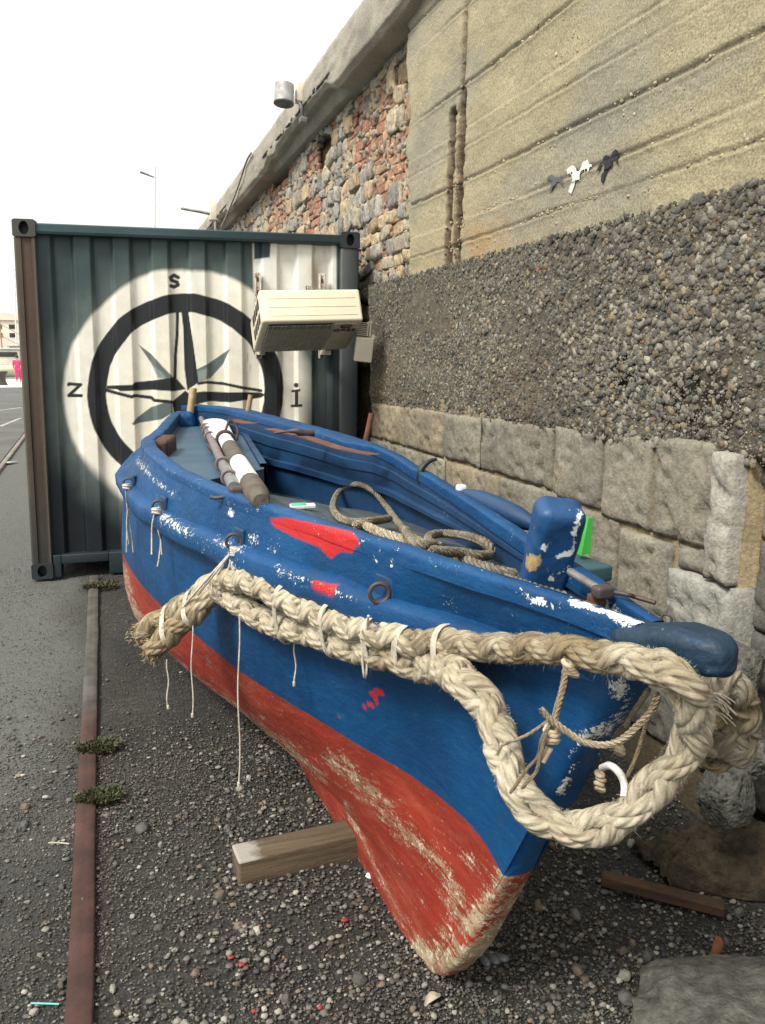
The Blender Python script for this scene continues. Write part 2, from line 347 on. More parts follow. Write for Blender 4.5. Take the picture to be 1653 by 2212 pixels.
# ------------------------------------------------------------------ loose stones on the ground
def ground_z(x, y): return -.004
PAL = .82 * np.array([(.16, .15, .135), (.10, .098, .092), (.24, .225, .19), (.33, .31, .26), (.13, .105, .08), (.09, .09, .085), (.2, .15, .11), (.40, .38, .33), (.11, .11, .105)])
def stones(n, xr, yr, s0, s1, dens, sub, seed, bright=1.):
    g = np.random.default_rng(seed); X = g.uniform(*xr, n * 4); Y = g.uniform(*yr, n * 4); k = g.random(n * 4) < dens(X, Y); X, Y = X[k][:n], Y[k][:n]; m = len(X)
    r = s0 * (s1 / s0) ** (g.random(m) ** 2.2); S = r[:, None] * np.stack([g.uniform(.8, 1.25, m), g.uniform(.7, 1.1, m), g.uniform(.45, .8, m)], 1)
    cols = PAL[np.clip((g.random(m) ** 1.5 * len(PAL)).astype(int), 0, len(PAL) - 1)] * g.uniform(.5, 1.15, (m, 1)) * bright
    mb = MB(); scatter(mb, np.stack([X, Y, r * .15 + (fbm(np.stack([X * 1.2, Y * 1.2, 0 * X], -1), 4, 3) - .5) * .035], 1), S, cols, sub, None, seed, .45, .8); return mb
def dn(x, y):    # more gravel near the front right, less on the worn lane
    f = fbm(np.stack([x * 1.6, y * 1.6, 0 * x], -1), 3, 21); d = .25 + .75 * sst(-.1, .5, x + .35 * (2.2 - y)); d = np.where(x < -.2, .18 + .35 * sst(3., 1.4, y), d)
    return np.clip(d * sst(.25, .6, f) * 1.2, 0, 1) * (1 - .55 * sst(2.6, 4.2, y))
big = stones(11000, (-1.6, 2.2), (1.2, 4.0), .0035, .0095, dn, 1, 31, 1.)
scatter(big, *(lambda g, n=130: (np.stack([g.uniform(-.9, 1.7, n), 1.35 + 1.6 * g.random(n) ** 1.7, np.full(n, .006)], 1), g.uniform(.009, .02, (n, 1)) * g.uniform(.6, 1.2, (n, 3)), PAL[g.integers(0, 9, n)] * .95))(np.random.default_rng(77)), 2, None, 78, .35, .75)
o = big.build('gravel', M['stone']); tag(o, 'loose grey and beige pebbles scattered over the dark ground around the keel', 'gravel', kind='stuff')
def gritter(n, yr, s0, s1, seed):
    g = np.random.default_rng(seed); y = yr[0] + (yr[1] - yr[0]) * g.random(n) ** 1.25; x = g.uniform(-1., 1.0, n) * np.interp(y, [1.3, 4], [1.25, 2.]) + .35; f = fbm(np.stack([x * 2.2, y * 2.2, 0 * x], -1), 4, 91); k = g.random(n) < .35 + .65 * sst(.35, .6, f); x, y = x[k], y[k]; n = len(x)
    r = s0 * (s1 / s0) ** (g.random(n) ** 1.6); S = r[:, None] * np.stack([g.uniform(.7, 1.3, n), g.uniform(.7, 1.2, n), g.uniform(.5, .9, n)], 1); pal = .66 * np.array([(.12, .115, .10), (.165, .155, .135), (.085, .083, .078), (.21, .20, .17), (.14, .12, .09), (.27, .255, .22)])
    scatter(small, np.stack([x, y, r * .2 - .002 + (fbm(np.stack([x * 1.2, y * 1.2, 0 * x], -1), 4, 3) - .5) * .035], 1), S, pal[np.clip((g.random(n) ** 1.4 * 6).astype(int), 0, 5)] * g.uniform(.55, 1.2, (n, 1)), 0, None, seed, .6)
small = MB(); gritter(85000, (1.25, 3.4), .0018, .0045, 41); gritter(30000, (2.6, 6.5), .0022, .005, 43)
o = small.build('grit', M['stone'], smooth=False); tag(o, 'fine dark grit lying between the pebbles on the quay', 'grit', kind='stuff')

# ------------------------------------------------------------------ harbour wall
WX = 1.85
wall = thing('harbour_wall', 'tall old harbour wall of concrete, rubble, pebble concrete and stone blocks', 'wall', (WX, 3, 0))
# board-marked concrete
Yc = np.unique(np.r_[np.linspace(-1.5, 1.4, 60), np.arange(1.4, 5.28, .014)]); Zc = np.arange(2.02, 3.72, .007)
YY, ZZ = np.meshgrid(Yc, Zc, indexing='ij'); X = np.full_like(YY, 1.90)
lines = [2.215, 2.335, 2.53, 2.70, 2.79, 3.01, 3.16, 3.40, 3.56]
p3 = np.stack([YY, ZZ, 0 * YY], -1); wob = (fbm(p3 * [1.1, 0, 0], 2, 9) - .5) * .022 + (fbm(p3 * [16, 0, 0], 3, 19) - .5) * .012
g = np.random.default_rng(3); off = 0 * YY; groove = 0 * YY; 
for k, zl in enumerate(lines):
    d = ZZ - zl - wob - .004 * np.sin(YY * .9 + k); off = off + g.uniform(-.006, .006) * sst(-.004, .004, d)
    stg = sst(.44, .68, fbm(p3 * [.9, 0, 0] + [k * 7.3, k, 0], 3, 50 + k)) * (.25 + .85 * g.random()) + .05; wd = .004 + .009 * stg
    groove = np.maximum(groove, stg * np.exp(-(d / wd) ** 2)); off = off - .010 * stg * np.exp(-((d + .012) / .010) ** 2)
col_dark = groove; X += off + groove * .017 + (fbm(p3 * 4, 4, 13) - .5) * .014 + (fbm(p3 * 28, 3, 15) - .5) * .007
# crack: two rusty slots low down, one thin crack above
cy = 4.335 + (fbm(p3 * [0, 4, 0], 3, 23) - .5) * .018 + (fbm(p3 * [0, 22, 0], 4, 24) - .5) * .03 - .07 * (ZZ - 2.1); low = sst(3.02, 2.92, ZZ) * sst(2.05, 2.1, ZZ)
thin = np.exp(-((YY - cy + .04) / .013) ** 2); slot = np.exp(-((YY - cy - .085) / .032) ** 4) * sst(2.95, 2.9, ZZ) + np.exp(-((YY - cy + .045) / .036) ** 4)
fr = fbm(p3 * 16, 3, 29); slot = np.clip(slot * (.75 + .5 * fr), 0, 1)
X += .05 * thin + .09 * slot * low
chip = np.exp(-((YY - cy) / .14) ** 2) * low; X += chip * .012 * sst(.45, .65, fr)
# colour of the concrete itself: sandy, lichen grey patches, rust bleeding below the crack
n1 = fbm(p3 * [1.3, 2.4, 1], 4, 61); n2 = fbm(p3 * [5, 9, 1], 4, 67)
col = np.array([.36, .315, .205]) * (.72 + .5 * n2[..., None]); grey = np.array([.235, .232, .20]); f = sst(.45, .62, n1)[..., None] * .5; col = col * (1 - f) + grey * f * (.8 + .4 * n2[..., None])
uu, vv = survey(np.stack([X, YY, ZZ], -1))
sm = np.exp(-(seg_px(uu, vv, [(1190, 300), (1330, 255), (1480, 190), (1653, 130)]) / 45) ** 2) * sst(.3, .6, n2) * .8
col = col * (1 - sm[..., None] * .55) + np.array([.16, .165, .165]) * sm[..., None] * .55
rs = np.exp(-((YY - 4.05) / .6) ** 2) * sst(2.45, 2.08, ZZ) * sst(.35, .6, n2); col = col * (1 - .6 * rs[..., None]) + np.array([.32, .17, .065]) * .6 * rs[..., None]
rr = (np.clip(np.exp(-((YY - cy - .085) / .046) ** 6) * sst(2.97, 2.9, ZZ) + np.exp(-((YY - cy + .045) / .05) ** 6), 0, 1) * low + .75 * np.exp(-((YY - cy + .04) / .028) ** 2) * sst(2.9, 3., ZZ))[..., None]; col = col * (1 - rr) + (np.array([.075, .035, .02]) * (.3 + 1.3 * fr[..., None])) * rr
col = col * (1 - .55 * np.clip(col_dark, 0, 1)[..., None]); tp = sst(3.1, 3.6, ZZ)[..., None] * sst(3.5, 5, YY)[..., None] * .5; col = col * (1 - tp) + np.array([.33, .315, .27]) * tp
endj = (fbm(p3 * [0, 5, 0], 4, 33) - .5) * .28; e = sst(5.08, 5.12, YY + endj); X += e * .16
P = np.stack([X, YY, ZZ], -1); CONC = X.copy()
t = NT('board_marked_concrete'); a = t.attr('Col', 'Color'); nB = t.noise(110, 5, .7); nS = t.noise(30, 5, .7)
c = t.mix(t.ramp(nB, .35, .65), t.mix(1., a, (.66, .66, .66), 'MULTIPLY'), t.mix(1., a, (1.18, 1.17, 1.12), 'MULTIPLY')); c = t.mix(t.ramp(t.vor(42), .0, .13, .45, 0), c, (.09, .08, .06))
M['concrete'] = t.done(c, .9, t.bump(nB, .55, .006, t.bump(nS, .5, .012)))
MB().grid(P, Col=col.reshape(-1, 3)).build('concrete_panel', M['concrete'], wall)
# honeycombed pebbles showing along the board joints
g = np.random.default_rng(8); n = 1500; k = g.integers(0, len(lines), n); cyy = g.uniform(1.5, 5.0, n)
stg = sst(.36, .6, fbm(np.stack([cyy * .9 + k * 7.3, k * 1., 0 * cyy], -1), 3, 52)); keep = g.random(n) < stg; k, cyy = k[keep], cyy[keep]; n = len(k)
cz = np.array(lines)[k] - .012 * np.sin(cyy * .9 + k) * -1 + g.normal(0, .022, n) - .012
extra = np.array([[at_x(u, v, 1.9)[1], at_x(u, v, 1.9)[2]] for u, v in np.c_[g.normal(1320, 60, 420), g.normal(120, 60, 420)]]); cyy = np.r_[cyy, extra[:, 0]]; cz = np.r_[cz, extra[:, 1]]
for (u0, v0, u1, v1) in ((1150, 465, 1330, 405), (1370, 375, 1650, 285), (1130, 290, 1420, 130), (1420, 130, 1653, 45), (1000, 480, 1120, 430)):
    s_ = g.random(230); q = np.array([at_x(u0 + (u1 - u0) * a + g.normal(0, 5), v0 + (v1 - v0) * a + g.normal(0, 6), 1.9) for a in s_]); cyy = np.r_[cyy, q[:, 1]]; cz = np.r_[cz, q[:, 2]]
bz_ = np.array([at_x(u, v, 1.9) for u, v in ((1180, 420), (1345, 320))]); inb = (cyy < bz_[0, 1]) & (cyy > bz_[1, 1]) & (cz > bz_[:, 2].min() + .03) & (cz < bz_[:, 2].max()); ok = (cz > 2.1) & (cz < 3.65) & (cyy < 5) & ~inb; cyy, cz = cyy[ok], cz[ok]; n = len(cz)
r = g.uniform(.003, .0085, n); mb = MB(); scatter(mb, np.stack([np.full(n, 1.903), cyy, cz], 1), r[:, None] * g.uniform(.7, 1.2, (n, 3)), np.array([.40, .345, .23]) * g.uniform(.6, 1.2, (n, 1)), 1, None, 5, .5, .8)
mb.build('exposed_pebbles', M['stone'], wall)
# rusty reinforcement standing in the slots
mb = MB()
for y0, r0 in ((4.42, .010), (4.29, .013)):
    z = np.linspace(2.1, 2.98, 24); mb.tube(np.stack([1.955 + .006 * np.sin(z * 9 + y0), y0 - .07 * (z - 2.1) + .008 * np.sin(z * 13), z], 1), r0, 7)
mb.build('reinforcement_bar', M['rust'], wall)

# pebble (exposed aggregate) band
Ya = np.arange(-1.5, 5.79, .03); Za = np.linspace(1.2, 2.115, 40); YY, ZZ = np.meshgrid(Ya, Za, indexing='ij'); p3 = np.stack([YY, ZZ, 0 * YY], -1)
X = WX + .01 + (fbm(p3 * 3, 4, 71) - .5) * .05 + (fbm(p3 * 22, 3, 73) - .5) * .02; X = X + sst(2.085, 2.112, ZZ + (fbm(p3 * [8, 0, 0], 3, 70) - .5) * .03) * .09 + sst(1.29, 1.25, ZZ + (fbm(p3 * [4, 0, 0], 3, 76) - .5) * .05) * .05
hole = np.exp(-(((YY - 2.62) / .09) ** 2 + ((ZZ - 1.50) / .06) ** 2)) + np.exp(-(((YY - 2.2) / .12) ** 2 + ((ZZ - 1.42) / .07) ** 2)); X += hole * .05
n1 = fbm(p3 * 2, 4, 75); col = np.array([.105, .093, .068]) * (.7 + .6 * fbm(p3 * 14, 3, 77)[..., None]); f = (sst(.45, .65, n1) * .6)[..., None]; col = col * (1 - f) + np.array([.155, .122, .07]) * f
br = (np.exp(-((YY - 5.5) / .35) ** 2) * sst(1.75, 1.35, ZZ))[..., None] * .6; col = col * (1 - br) + np.array([.22, .14, .06]) * br
M['matrix'] = basic('pebble_concrete_matrix', None, None, 35, .92, .8, 120, .008, attr=True, amount=.45)
mb = MB().grid(np.stack([X, YY, ZZ], -1), Col=col.reshape(-1, 3))
g = np.random.default_rng(12)
def band(n, s0, s1, sub, seed, w):
    g = np.random.default_rng(seed); y = 1.35 + 4.4 * g.random(n) ** 1.15; z = g.uniform(1.26, 2.1, n); p = np.stack([y, z, 0 * y], 1)
    dens = sst(.3, .6, fbm(p * 1.7, 3, 81)); u, v = survey(np.stack([np.full(n, WX), y, z], 1)); smooth = (u > 868) & (u < 968) & (v > 632) & (v < 722)
    k = (g.random(n) < .45 + .55 * dens) & ~(smooth & (g.random(n) < .8)); y, z = y[k], z[k]; n = len(y); p = np.stack([y, z, 0 * y], 1)
    x = WX + .0105 + (fbm(p * 3, 4, 71) - .5) * .05 + (fbm(p * 22, 3, 73) - .5) * .02; gl = np.clip(w * sst(.3, .65, fbm(p * 1.3, 3, 91)) * sst(5.4, 2.2, y) , 0, 1)
    r = (s0 + (s1 - s0) * g.random(n) ** 2) * (1 + .5 * gl); S = r[:, None] * np.stack([g.uniform(.35, .6, n), g.uniform(.8, 1.35, n), g.uniform(.6, 1., n)], 1)
    pal = .95 * np.array([(.20, .19, .155), (.14, .137, .12), (.25, .228, .175), (.11, .108, .098), (.22, .175, .11), (.30, .28, .225), (.16, .15, .12)])
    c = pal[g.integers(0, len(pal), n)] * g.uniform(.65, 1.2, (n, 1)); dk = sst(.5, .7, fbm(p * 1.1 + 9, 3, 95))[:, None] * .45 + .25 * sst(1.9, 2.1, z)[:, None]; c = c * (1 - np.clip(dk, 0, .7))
    c[g.random(n) < .0015] = (.35, .12, .06); scatter(mb, np.stack([x, y, z], 1), S, c, sub, 0, seed, .4, .85)
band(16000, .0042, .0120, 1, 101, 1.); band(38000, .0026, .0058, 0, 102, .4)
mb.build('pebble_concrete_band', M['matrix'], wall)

# stone blocks: mortar bed plus one bulging face for every block
def c5(x, y): return (1100 + x / 1.333) / 1.4156, (1150 + y / 1.333) / 1.4156
def yz(x, y, X=WX): p = at_x(*c5(x, y), X); return p[1], p[2]
YT = yz(1555, 430)[0]; mb = MB(); Yb = np.unique(np.r_[np.arange(-1.0, 5.8, .05), YT - .03, YT - .01]); Zb = np.linspace(-.05, 1.34, 36); YY, ZZ = np.meshgrid(Yb, Zb, indexing='ij'); p3 = np.stack([YY, ZZ, 0 * YY], -1)
Xb = WX + .022 + (fbm(p3 * 9, 4, 111) - .5) * .03 + np.where(YY < YT - .02, .12, 0); cm = np.array([.30, .24, .14]) * (.6 + .7 * fbm(p3 * 12, 3, 113)[..., None]) * (.35 + .65 * sst(.5, .62, ZZ))[..., None]  # mortar darkens towards the foot: shade of the wall base put into its colour
mb.grid(np.stack([Xb, YY, ZZ], -1), Col=cm.reshape(-1, 3))
def block(y0, y1, z0, z1, tint=(.235, .215, .165), x0=WX, seed=0, bulge=.018, depth=.16, ret=None):
    if y0 > y1: y0, y1 = y1, y0
    w, h = y1 - y0, z1 - z0; r = min(.022, w * .2, h * .2)
    k = 14; v, f = rbox((depth, w, h), r, k)
    inner = np.array([depth, w, h]) / 2 - r
    # spread the k samples over the flat part too
    d = v - np.sign(v) * inner; v = v.copy()
    uy, uz = v[:, 1] / (w / 2), v[:, 2] / (h / 2)
    P = v + [x0 + depth / 2, (y0 + y1) / 2, (z0 + z1) / 2]; return P, f, uy, uz
def block_grid(y0, y1, z0, z1, tint, x0=WX, seed=0, bulge=.006, depth=.10):
    if y0 > y1: y0, y1 = y1, y0
    w, h = y1 - y0, z1 - z0; ny, nz = max(10, int(w / .016)), max(10, int(h / .016)); r = .009
    def ax(n, L):  # a path over the front face that wraps round to the sides
        s = np.linspace(0, 1, n); a = s * L; return np.r_[0, 0, a[1:-1], L, L], np.r_[depth, r * .9, np.where(np.minimum(a, L - a) < r, r * (1 - np.sqrt(np.clip(1 - (1 - np.minimum(a, L - a) / r) ** 2, 0, 1))), 0)[1:-1], r * .9, depth]
    ya, dy = ax(ny, w); za, dz = ax(nz, h); Y, Z = np.meshgrid(ya, za, indexing='ij'); D = np.maximum(dy[:, None], dz[None, :])
    p = np.stack([Y + y0, Z + z0, 0 * Y + seed * 3.7], -1)
    irr_y = (fbm(p * [0, 12, 1], 4, seed) - .5) * .022; irr_z = (fbm(p * [12, 0, 1], 4, seed + 40) - .5) * .022
    face = np.clip(1 - D / .03, 0, 1); bl = bulge * np.sin(np.pi * Y / w) ** .6 * np.sin(np.pi * Z / h) ** .6
    Xf = x0 + D - bl * face + (fbm(p * 7, 4, seed + 9) - .5) * .014 * face + (fbm(p * 40, 3, seed + 5) - .5) * .012 * face + .010 * 1.6 * sst(.60, .68, fbm(p * 26, 2, seed + 2)) * face
    n2 = fbm(p * 6, 4, seed + 3)[..., None]; n3 = sst(.55, .7, fbm(p * [3, 3, 1], 3, seed + 21))[..., None]
    c = np.array(tint) * (.55 + .9 * n2); c = c * (1 - .35 * n3) + np.array([.13, .13, .12]) * .35 * n3
    mb.grid(np.stack([Xf, Y + y0 + irr_y, Z + z0 + irr_z], -1), Col=c.reshape(-1, 3))
row1 = [45, 110, 180, 335, 490, 785, 985, 1190, 1450]; ys = [yz(x, 150 + .19 * x)[0] for x in row1]
warm, gry, pale = (.25, .21, .14), (.215, .198, .152), (.29, .275, .235)
for i in range(8): block_grid(ys[i + 1] + .010, ys[i] - .010, (1.0, 1.0, 1.0, 1.0, 1.0, .975, .955, .95)[i], (1.25, 1.255, 1.265, 1.26, 1.275, 1.285, 1.295, 1.305)[i], (warm, warm, warm, gry, gry, gry, gry, gry)[i], seed=i + 1)
row2 = [(180, 400), (345, 430), (560, 520), (800, 600), (1045, 690), (1265, 800)]; y2 = [yz(*q)[0] for q in row2]; y2[0] = 5.75
for i in range(5): block_grid(y2[i + 1] + .010, y2[i] - .010, .60 - .02 * i, (.985, .985, .985, .955, .93)[i], (gry, warm, gry, gry, gry)[i], seed=i + 11)
ya, yb = yz(1450, 420)[0], yz(1555, 430)[0]; block_grid(yb, ya - .004, .965 - .1, 1.285, pale, WX - .03, 21, .012, .14)
block_grid(ya + .004, ya + .16, .86, .94, gry, WX + .005, 25, .02)
ya, yb = yz(1270, 800)[0], yz(1545, 850)[0]; block_grid(yb, ya - .006, .56, .855, (.29, .29, .255), WX - .02, 22, .014, .14)
yy = 5.75
for i in range(9): block_grid(max(1.9, yy - .62), yy - .01, .18, .57, (.10, .095, .08), WX, 31 + i); yy -= .63  # lowest course: dark tint stands in for the deep shade behind the bow
for i, (a, b, z0, z1) in enumerate([(YT - .42, YT - .02, 1.02, 1.28), (YT - .36, YT - .02, .72, 1.01), (YT - .5, YT - .02, .42, .71), (YT - .45, YT - .02, .12, .41), (1.0, YT - .44, .9, 1.27), (.9, YT - .52, .5, .89)]): block_grid(a, b, z0, z1, (.2, .19, .16) if z0 > .9 else (.13, .122, .105) if z0 > .5 else (.08, .075, .065), WX + .07, 51 + i, .02, .08)  # tints step darker downwards, the same wall-foot shade painted into the stone
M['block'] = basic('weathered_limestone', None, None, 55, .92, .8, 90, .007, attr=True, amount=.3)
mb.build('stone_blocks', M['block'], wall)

# rubble and brick stretch behind the container
mb = MB(); RX = 2.03; Yr = np.unique(np.r_[np.arange(4.8, 9, .05), np.arange(9, 27, .15)]); Zr = np.linspace(-.05, 3.75, 76); YY, ZZ = np.meshgrid(Yr, Zr, indexing='ij'); p3 = np.stack([YY, ZZ, 0 * YY], -1)
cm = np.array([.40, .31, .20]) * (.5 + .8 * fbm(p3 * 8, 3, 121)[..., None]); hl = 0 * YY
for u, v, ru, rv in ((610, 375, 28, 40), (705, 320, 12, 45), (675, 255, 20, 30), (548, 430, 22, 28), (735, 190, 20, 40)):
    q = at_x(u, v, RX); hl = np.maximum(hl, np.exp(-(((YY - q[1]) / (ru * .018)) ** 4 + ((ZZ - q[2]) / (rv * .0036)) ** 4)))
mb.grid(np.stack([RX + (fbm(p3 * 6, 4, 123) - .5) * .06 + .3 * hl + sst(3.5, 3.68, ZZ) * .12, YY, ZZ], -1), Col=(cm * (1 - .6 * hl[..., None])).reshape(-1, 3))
g = np.random.default_rng(17); z = 1.5; V0, F0 = ICO[2]
while z < 3.66:
    h = g.uniform(.06, .17); y = 5.1 + g.uniform(-.2, 0)
    while y < 17:
        p = np.array([y * .8, z * 1.5, 0]); brick = fbm(p * 1.6 + 4, 3, 131) > .525
        if brick: hh, w = .058, g.uniform(.10, .22)
        else: hh, w = h, g.uniform(.08, .3) * (1 if y < 9 else 1.5)
        zz = z + (g.uniform(0, h - .055) if brick else 0)
        rows = max(1, int(round(h / .066))) if brick else 1
        for rr_ in range(rows):
            zc = z + (rr_ + .5) * h / rows; hc = h / rows - .008; off = g.uniform(-.03, .03)
            iny = hl[np.abs(Yr - (y + w / 2)).argmin(), np.abs(Zr - zc).argmin()]
            if iny > .4: continue
            if brick: cc_ = np.array([(.40, .215, .135), (.34, .17, .11), (.44, .29, .18)][g.integers(0, 3)]) * g.uniform(.75, 1.15)
            else:
                pl = [(.40, .35, .26), (.33, .31, .27), (.45, .36, .23), (.36, .33, .27), (.29, .275, .245), (.42, .31, .20)]; cc_ = np.array(pl[g.integers(0, 6)]) * g.uniform(.75, 1.15)
            u2 = np.sign(V0) * np.abs(V0) ** (.3 if brick else .38); jit = 1 + (.08 if brick else .22) * (g.random((len(V0), 1)) - .5)
            dp = g.uniform(.018, .03) if brick else g.uniform(.025, .06)
            P = u2 * jit * [dp, (w - .012) / 2 * 1.08, hc / 2 * 1.1] + [RX, y + w / 2 + off, zc + g.uniform(-.01, .01)]
            mb.add((P - [RX, y + w / 2, zc]) @ np.array(Euler((g.normal(0, .05 if brick else .16), 0, 0)).to_matrix()).T + [RX, y + w / 2, zc], F0, Col=np.clip(cc_ * (.8 + .4 * g.random((len(V0), 1))), 0, 1))
        y += w
    z += h
n = 2600; yy_ = 5.1 + 9 * g.random(n) ** 1.4; zz_ = g.uniform(1.9, 3.6, n); rr_ = g.uniform(.008, .03, n); kk = np.array([hl[np.abs(Yr - a).argmin(), np.abs(Zr - b).argmin()] for a, b in zip(yy_, zz_)]) < .3; scatter(mb, np.stack([np.full(n, RX - .012), yy_, zz_], 1)[kk], (rr_[:, None] * g.uniform(.6, 1.5, (n, 3)))[kk], (np.array([(.42, .34, .23), (.36, .32, .26), (.44, .24, .14), (.30, .28, .24)])[g.integers(0, 4, n)] * g.uniform(.7, 1.1, (n, 1)))[kk], 1, None, 19, .5, .7)
M['rubble'] = basic('rubble_masonry', None, None, 30, .92, .8, 70, .012, attr=True, amount=.45)
mb.build('rubble_masonry', M['rubble'], wall)
# coping beam along the top
Yk = np.unique(np.r_[np.arange(-1.5, 10, .06), np.arange(10, 30, .2)]); prof = [(2.5, 3.62), (1.99, 3.62), (1.83, 3.63), (1.79, 3.66), (1.775, 3.8), (1.78, 3.93), (1.80, 3.975), (1.86, 3.985), (2.5, 4.0)]
pr = []
for (x0, z0), (x1, z1) in zip(prof[:-1], prof[1:]):
    for a in np.linspace(0, 1, 7, endpoint=False): pr.append((x0 + (x1 - x0) * a, z0 + (z1 - z0) * a))
pr.append(prof[-1]); pr = np.array(pr); P = np.zeros((len(Yk), len(pr), 3)); P[..., 0] = pr[:, 0]; P[..., 1] = Yk[:, None]; P[..., 2] = pr[:, 1]
w = (fbm(P * 3, 4, 141) - .5) * .038; w2 = (fbm(P * 18, 3, 143) - .5) * .03; P[..., 0] += w + w2; P[..., 2] += w * .5 + w2 * .5
brk = sst(.52, .62, fbm(np.stack([P[..., 1] * .7, 0 * w, 0 * w], -1), 3, 147)) * (pr[:, 1] < 3.75); P[..., 2] += brk * .09 * (1.9 > pr[:, 0])
n2 = fbm(P * 5, 4, 149)[..., None]; c = np.array([.36, .335, .28]) * (.65 + .65 * n2); dk = sst(3.72, 3.62, P[..., 2])[..., None] * .0
mb = MB().grid(P, Col=c.reshape(-1, 3)); mb.build('coping', M['concrete'], wall)
# three birds painted on the concrete (thin paint film)
def cB(x, y): return (1640 + x / 4.592) / 1.4156, (400 + y / 4.592) / 1.4156
birds = [('grey', (.10, .11, .12), [(150, 690), (180, 640), (225, 615), (262, 640), (290, 668), (325, 660), (350, 640), (385, 665), (400, 720), (425, 780), (385, 745), (345, 710), (320, 735), (300, 770), (270, 780), (250, 835), (205, 840), (240, 770), (262, 745), (240, 700), (205, 675)]),
         ('white', (.72, .72, .66), [(445, 545), (490, 505), (540, 482), (575, 510), (590, 570), (620, 570), (650, 510), (680, 440), (745, 405), (765, 465), (805, 475), (770, 590), (750, 520), (728, 510), (725, 610), (715, 540), (670, 565), (652, 625), (655, 712), (635, 690), (590, 700), (560, 790), (520, 890), (478, 855), (510, 770), (550, 690), (530, 610), (510, 570), (495, 625), (482, 590), (460, 618)]),
         ('black', (.012, .012, .013), [(885, 600), (905, 530), (945, 450), (965, 380), (995, 345), (1040, 355), (1065, 380), (1095, 300), (1135, 258), (1165, 280), (1195, 360), (1192, 480), (1165, 430), (1125, 400), (1105, 490), (1060, 525), (1035, 560), (1005, 660), (985, 715), (978, 745), (942, 710), (950, 620), (985, 575), (1010, 500), (985, 465), (940, 530)])]
for nm_, c_, pts in birds:
    P2 = np.array([at_x(*cB(*q), 1.9) for q in pts]); y0, y1, z0, z1 = P2[:, 1].min(), P2[:, 1].max(), P2[:, 2].min(), P2[:, 2].max()
    ny = 110; gy_, gz_ = np.linspace(y0, y1, ny), np.linspace(z0, z1, ny); A, B = np.meshgrid(gy_, gz_, indexing='ij'); sd = poly_sd(A, B, [tuple(q[1:]) for q in P2])
    # bird film follows the concrete face
    iy = np.clip(np.searchsorted(Yc, A), 0, len(Yc) - 1); iz = np.clip(np.searchsorted(Zc, B), 0, len(Zc) - 1)
    Xs = np.minimum.reduce([CONC[np.clip(iy + a, 0, len(Yc) - 1), np.clip(iz + b, 0, len(Zc) - 1)] for a in (-2, -1, 0, 1) for b in (-2, -1, 0, 1)]) - .004
    F = grid_faces(ny, ny); s_ = sd.ravel()[F].mean(1); F = F[s_ < 0]
    mbb = MB().add(np.stack([Xs, A, B], -1), F); mbb.build('painted_bird', basic('bird_paint_' + nm_, c_, tuple(x * 1.8 for x in c_) if nm_ == 'black' else tuple(x * .8 for x in c_), 30, .8, .3, 90), wall)['label'] = nm_ + ' painted flying bird'
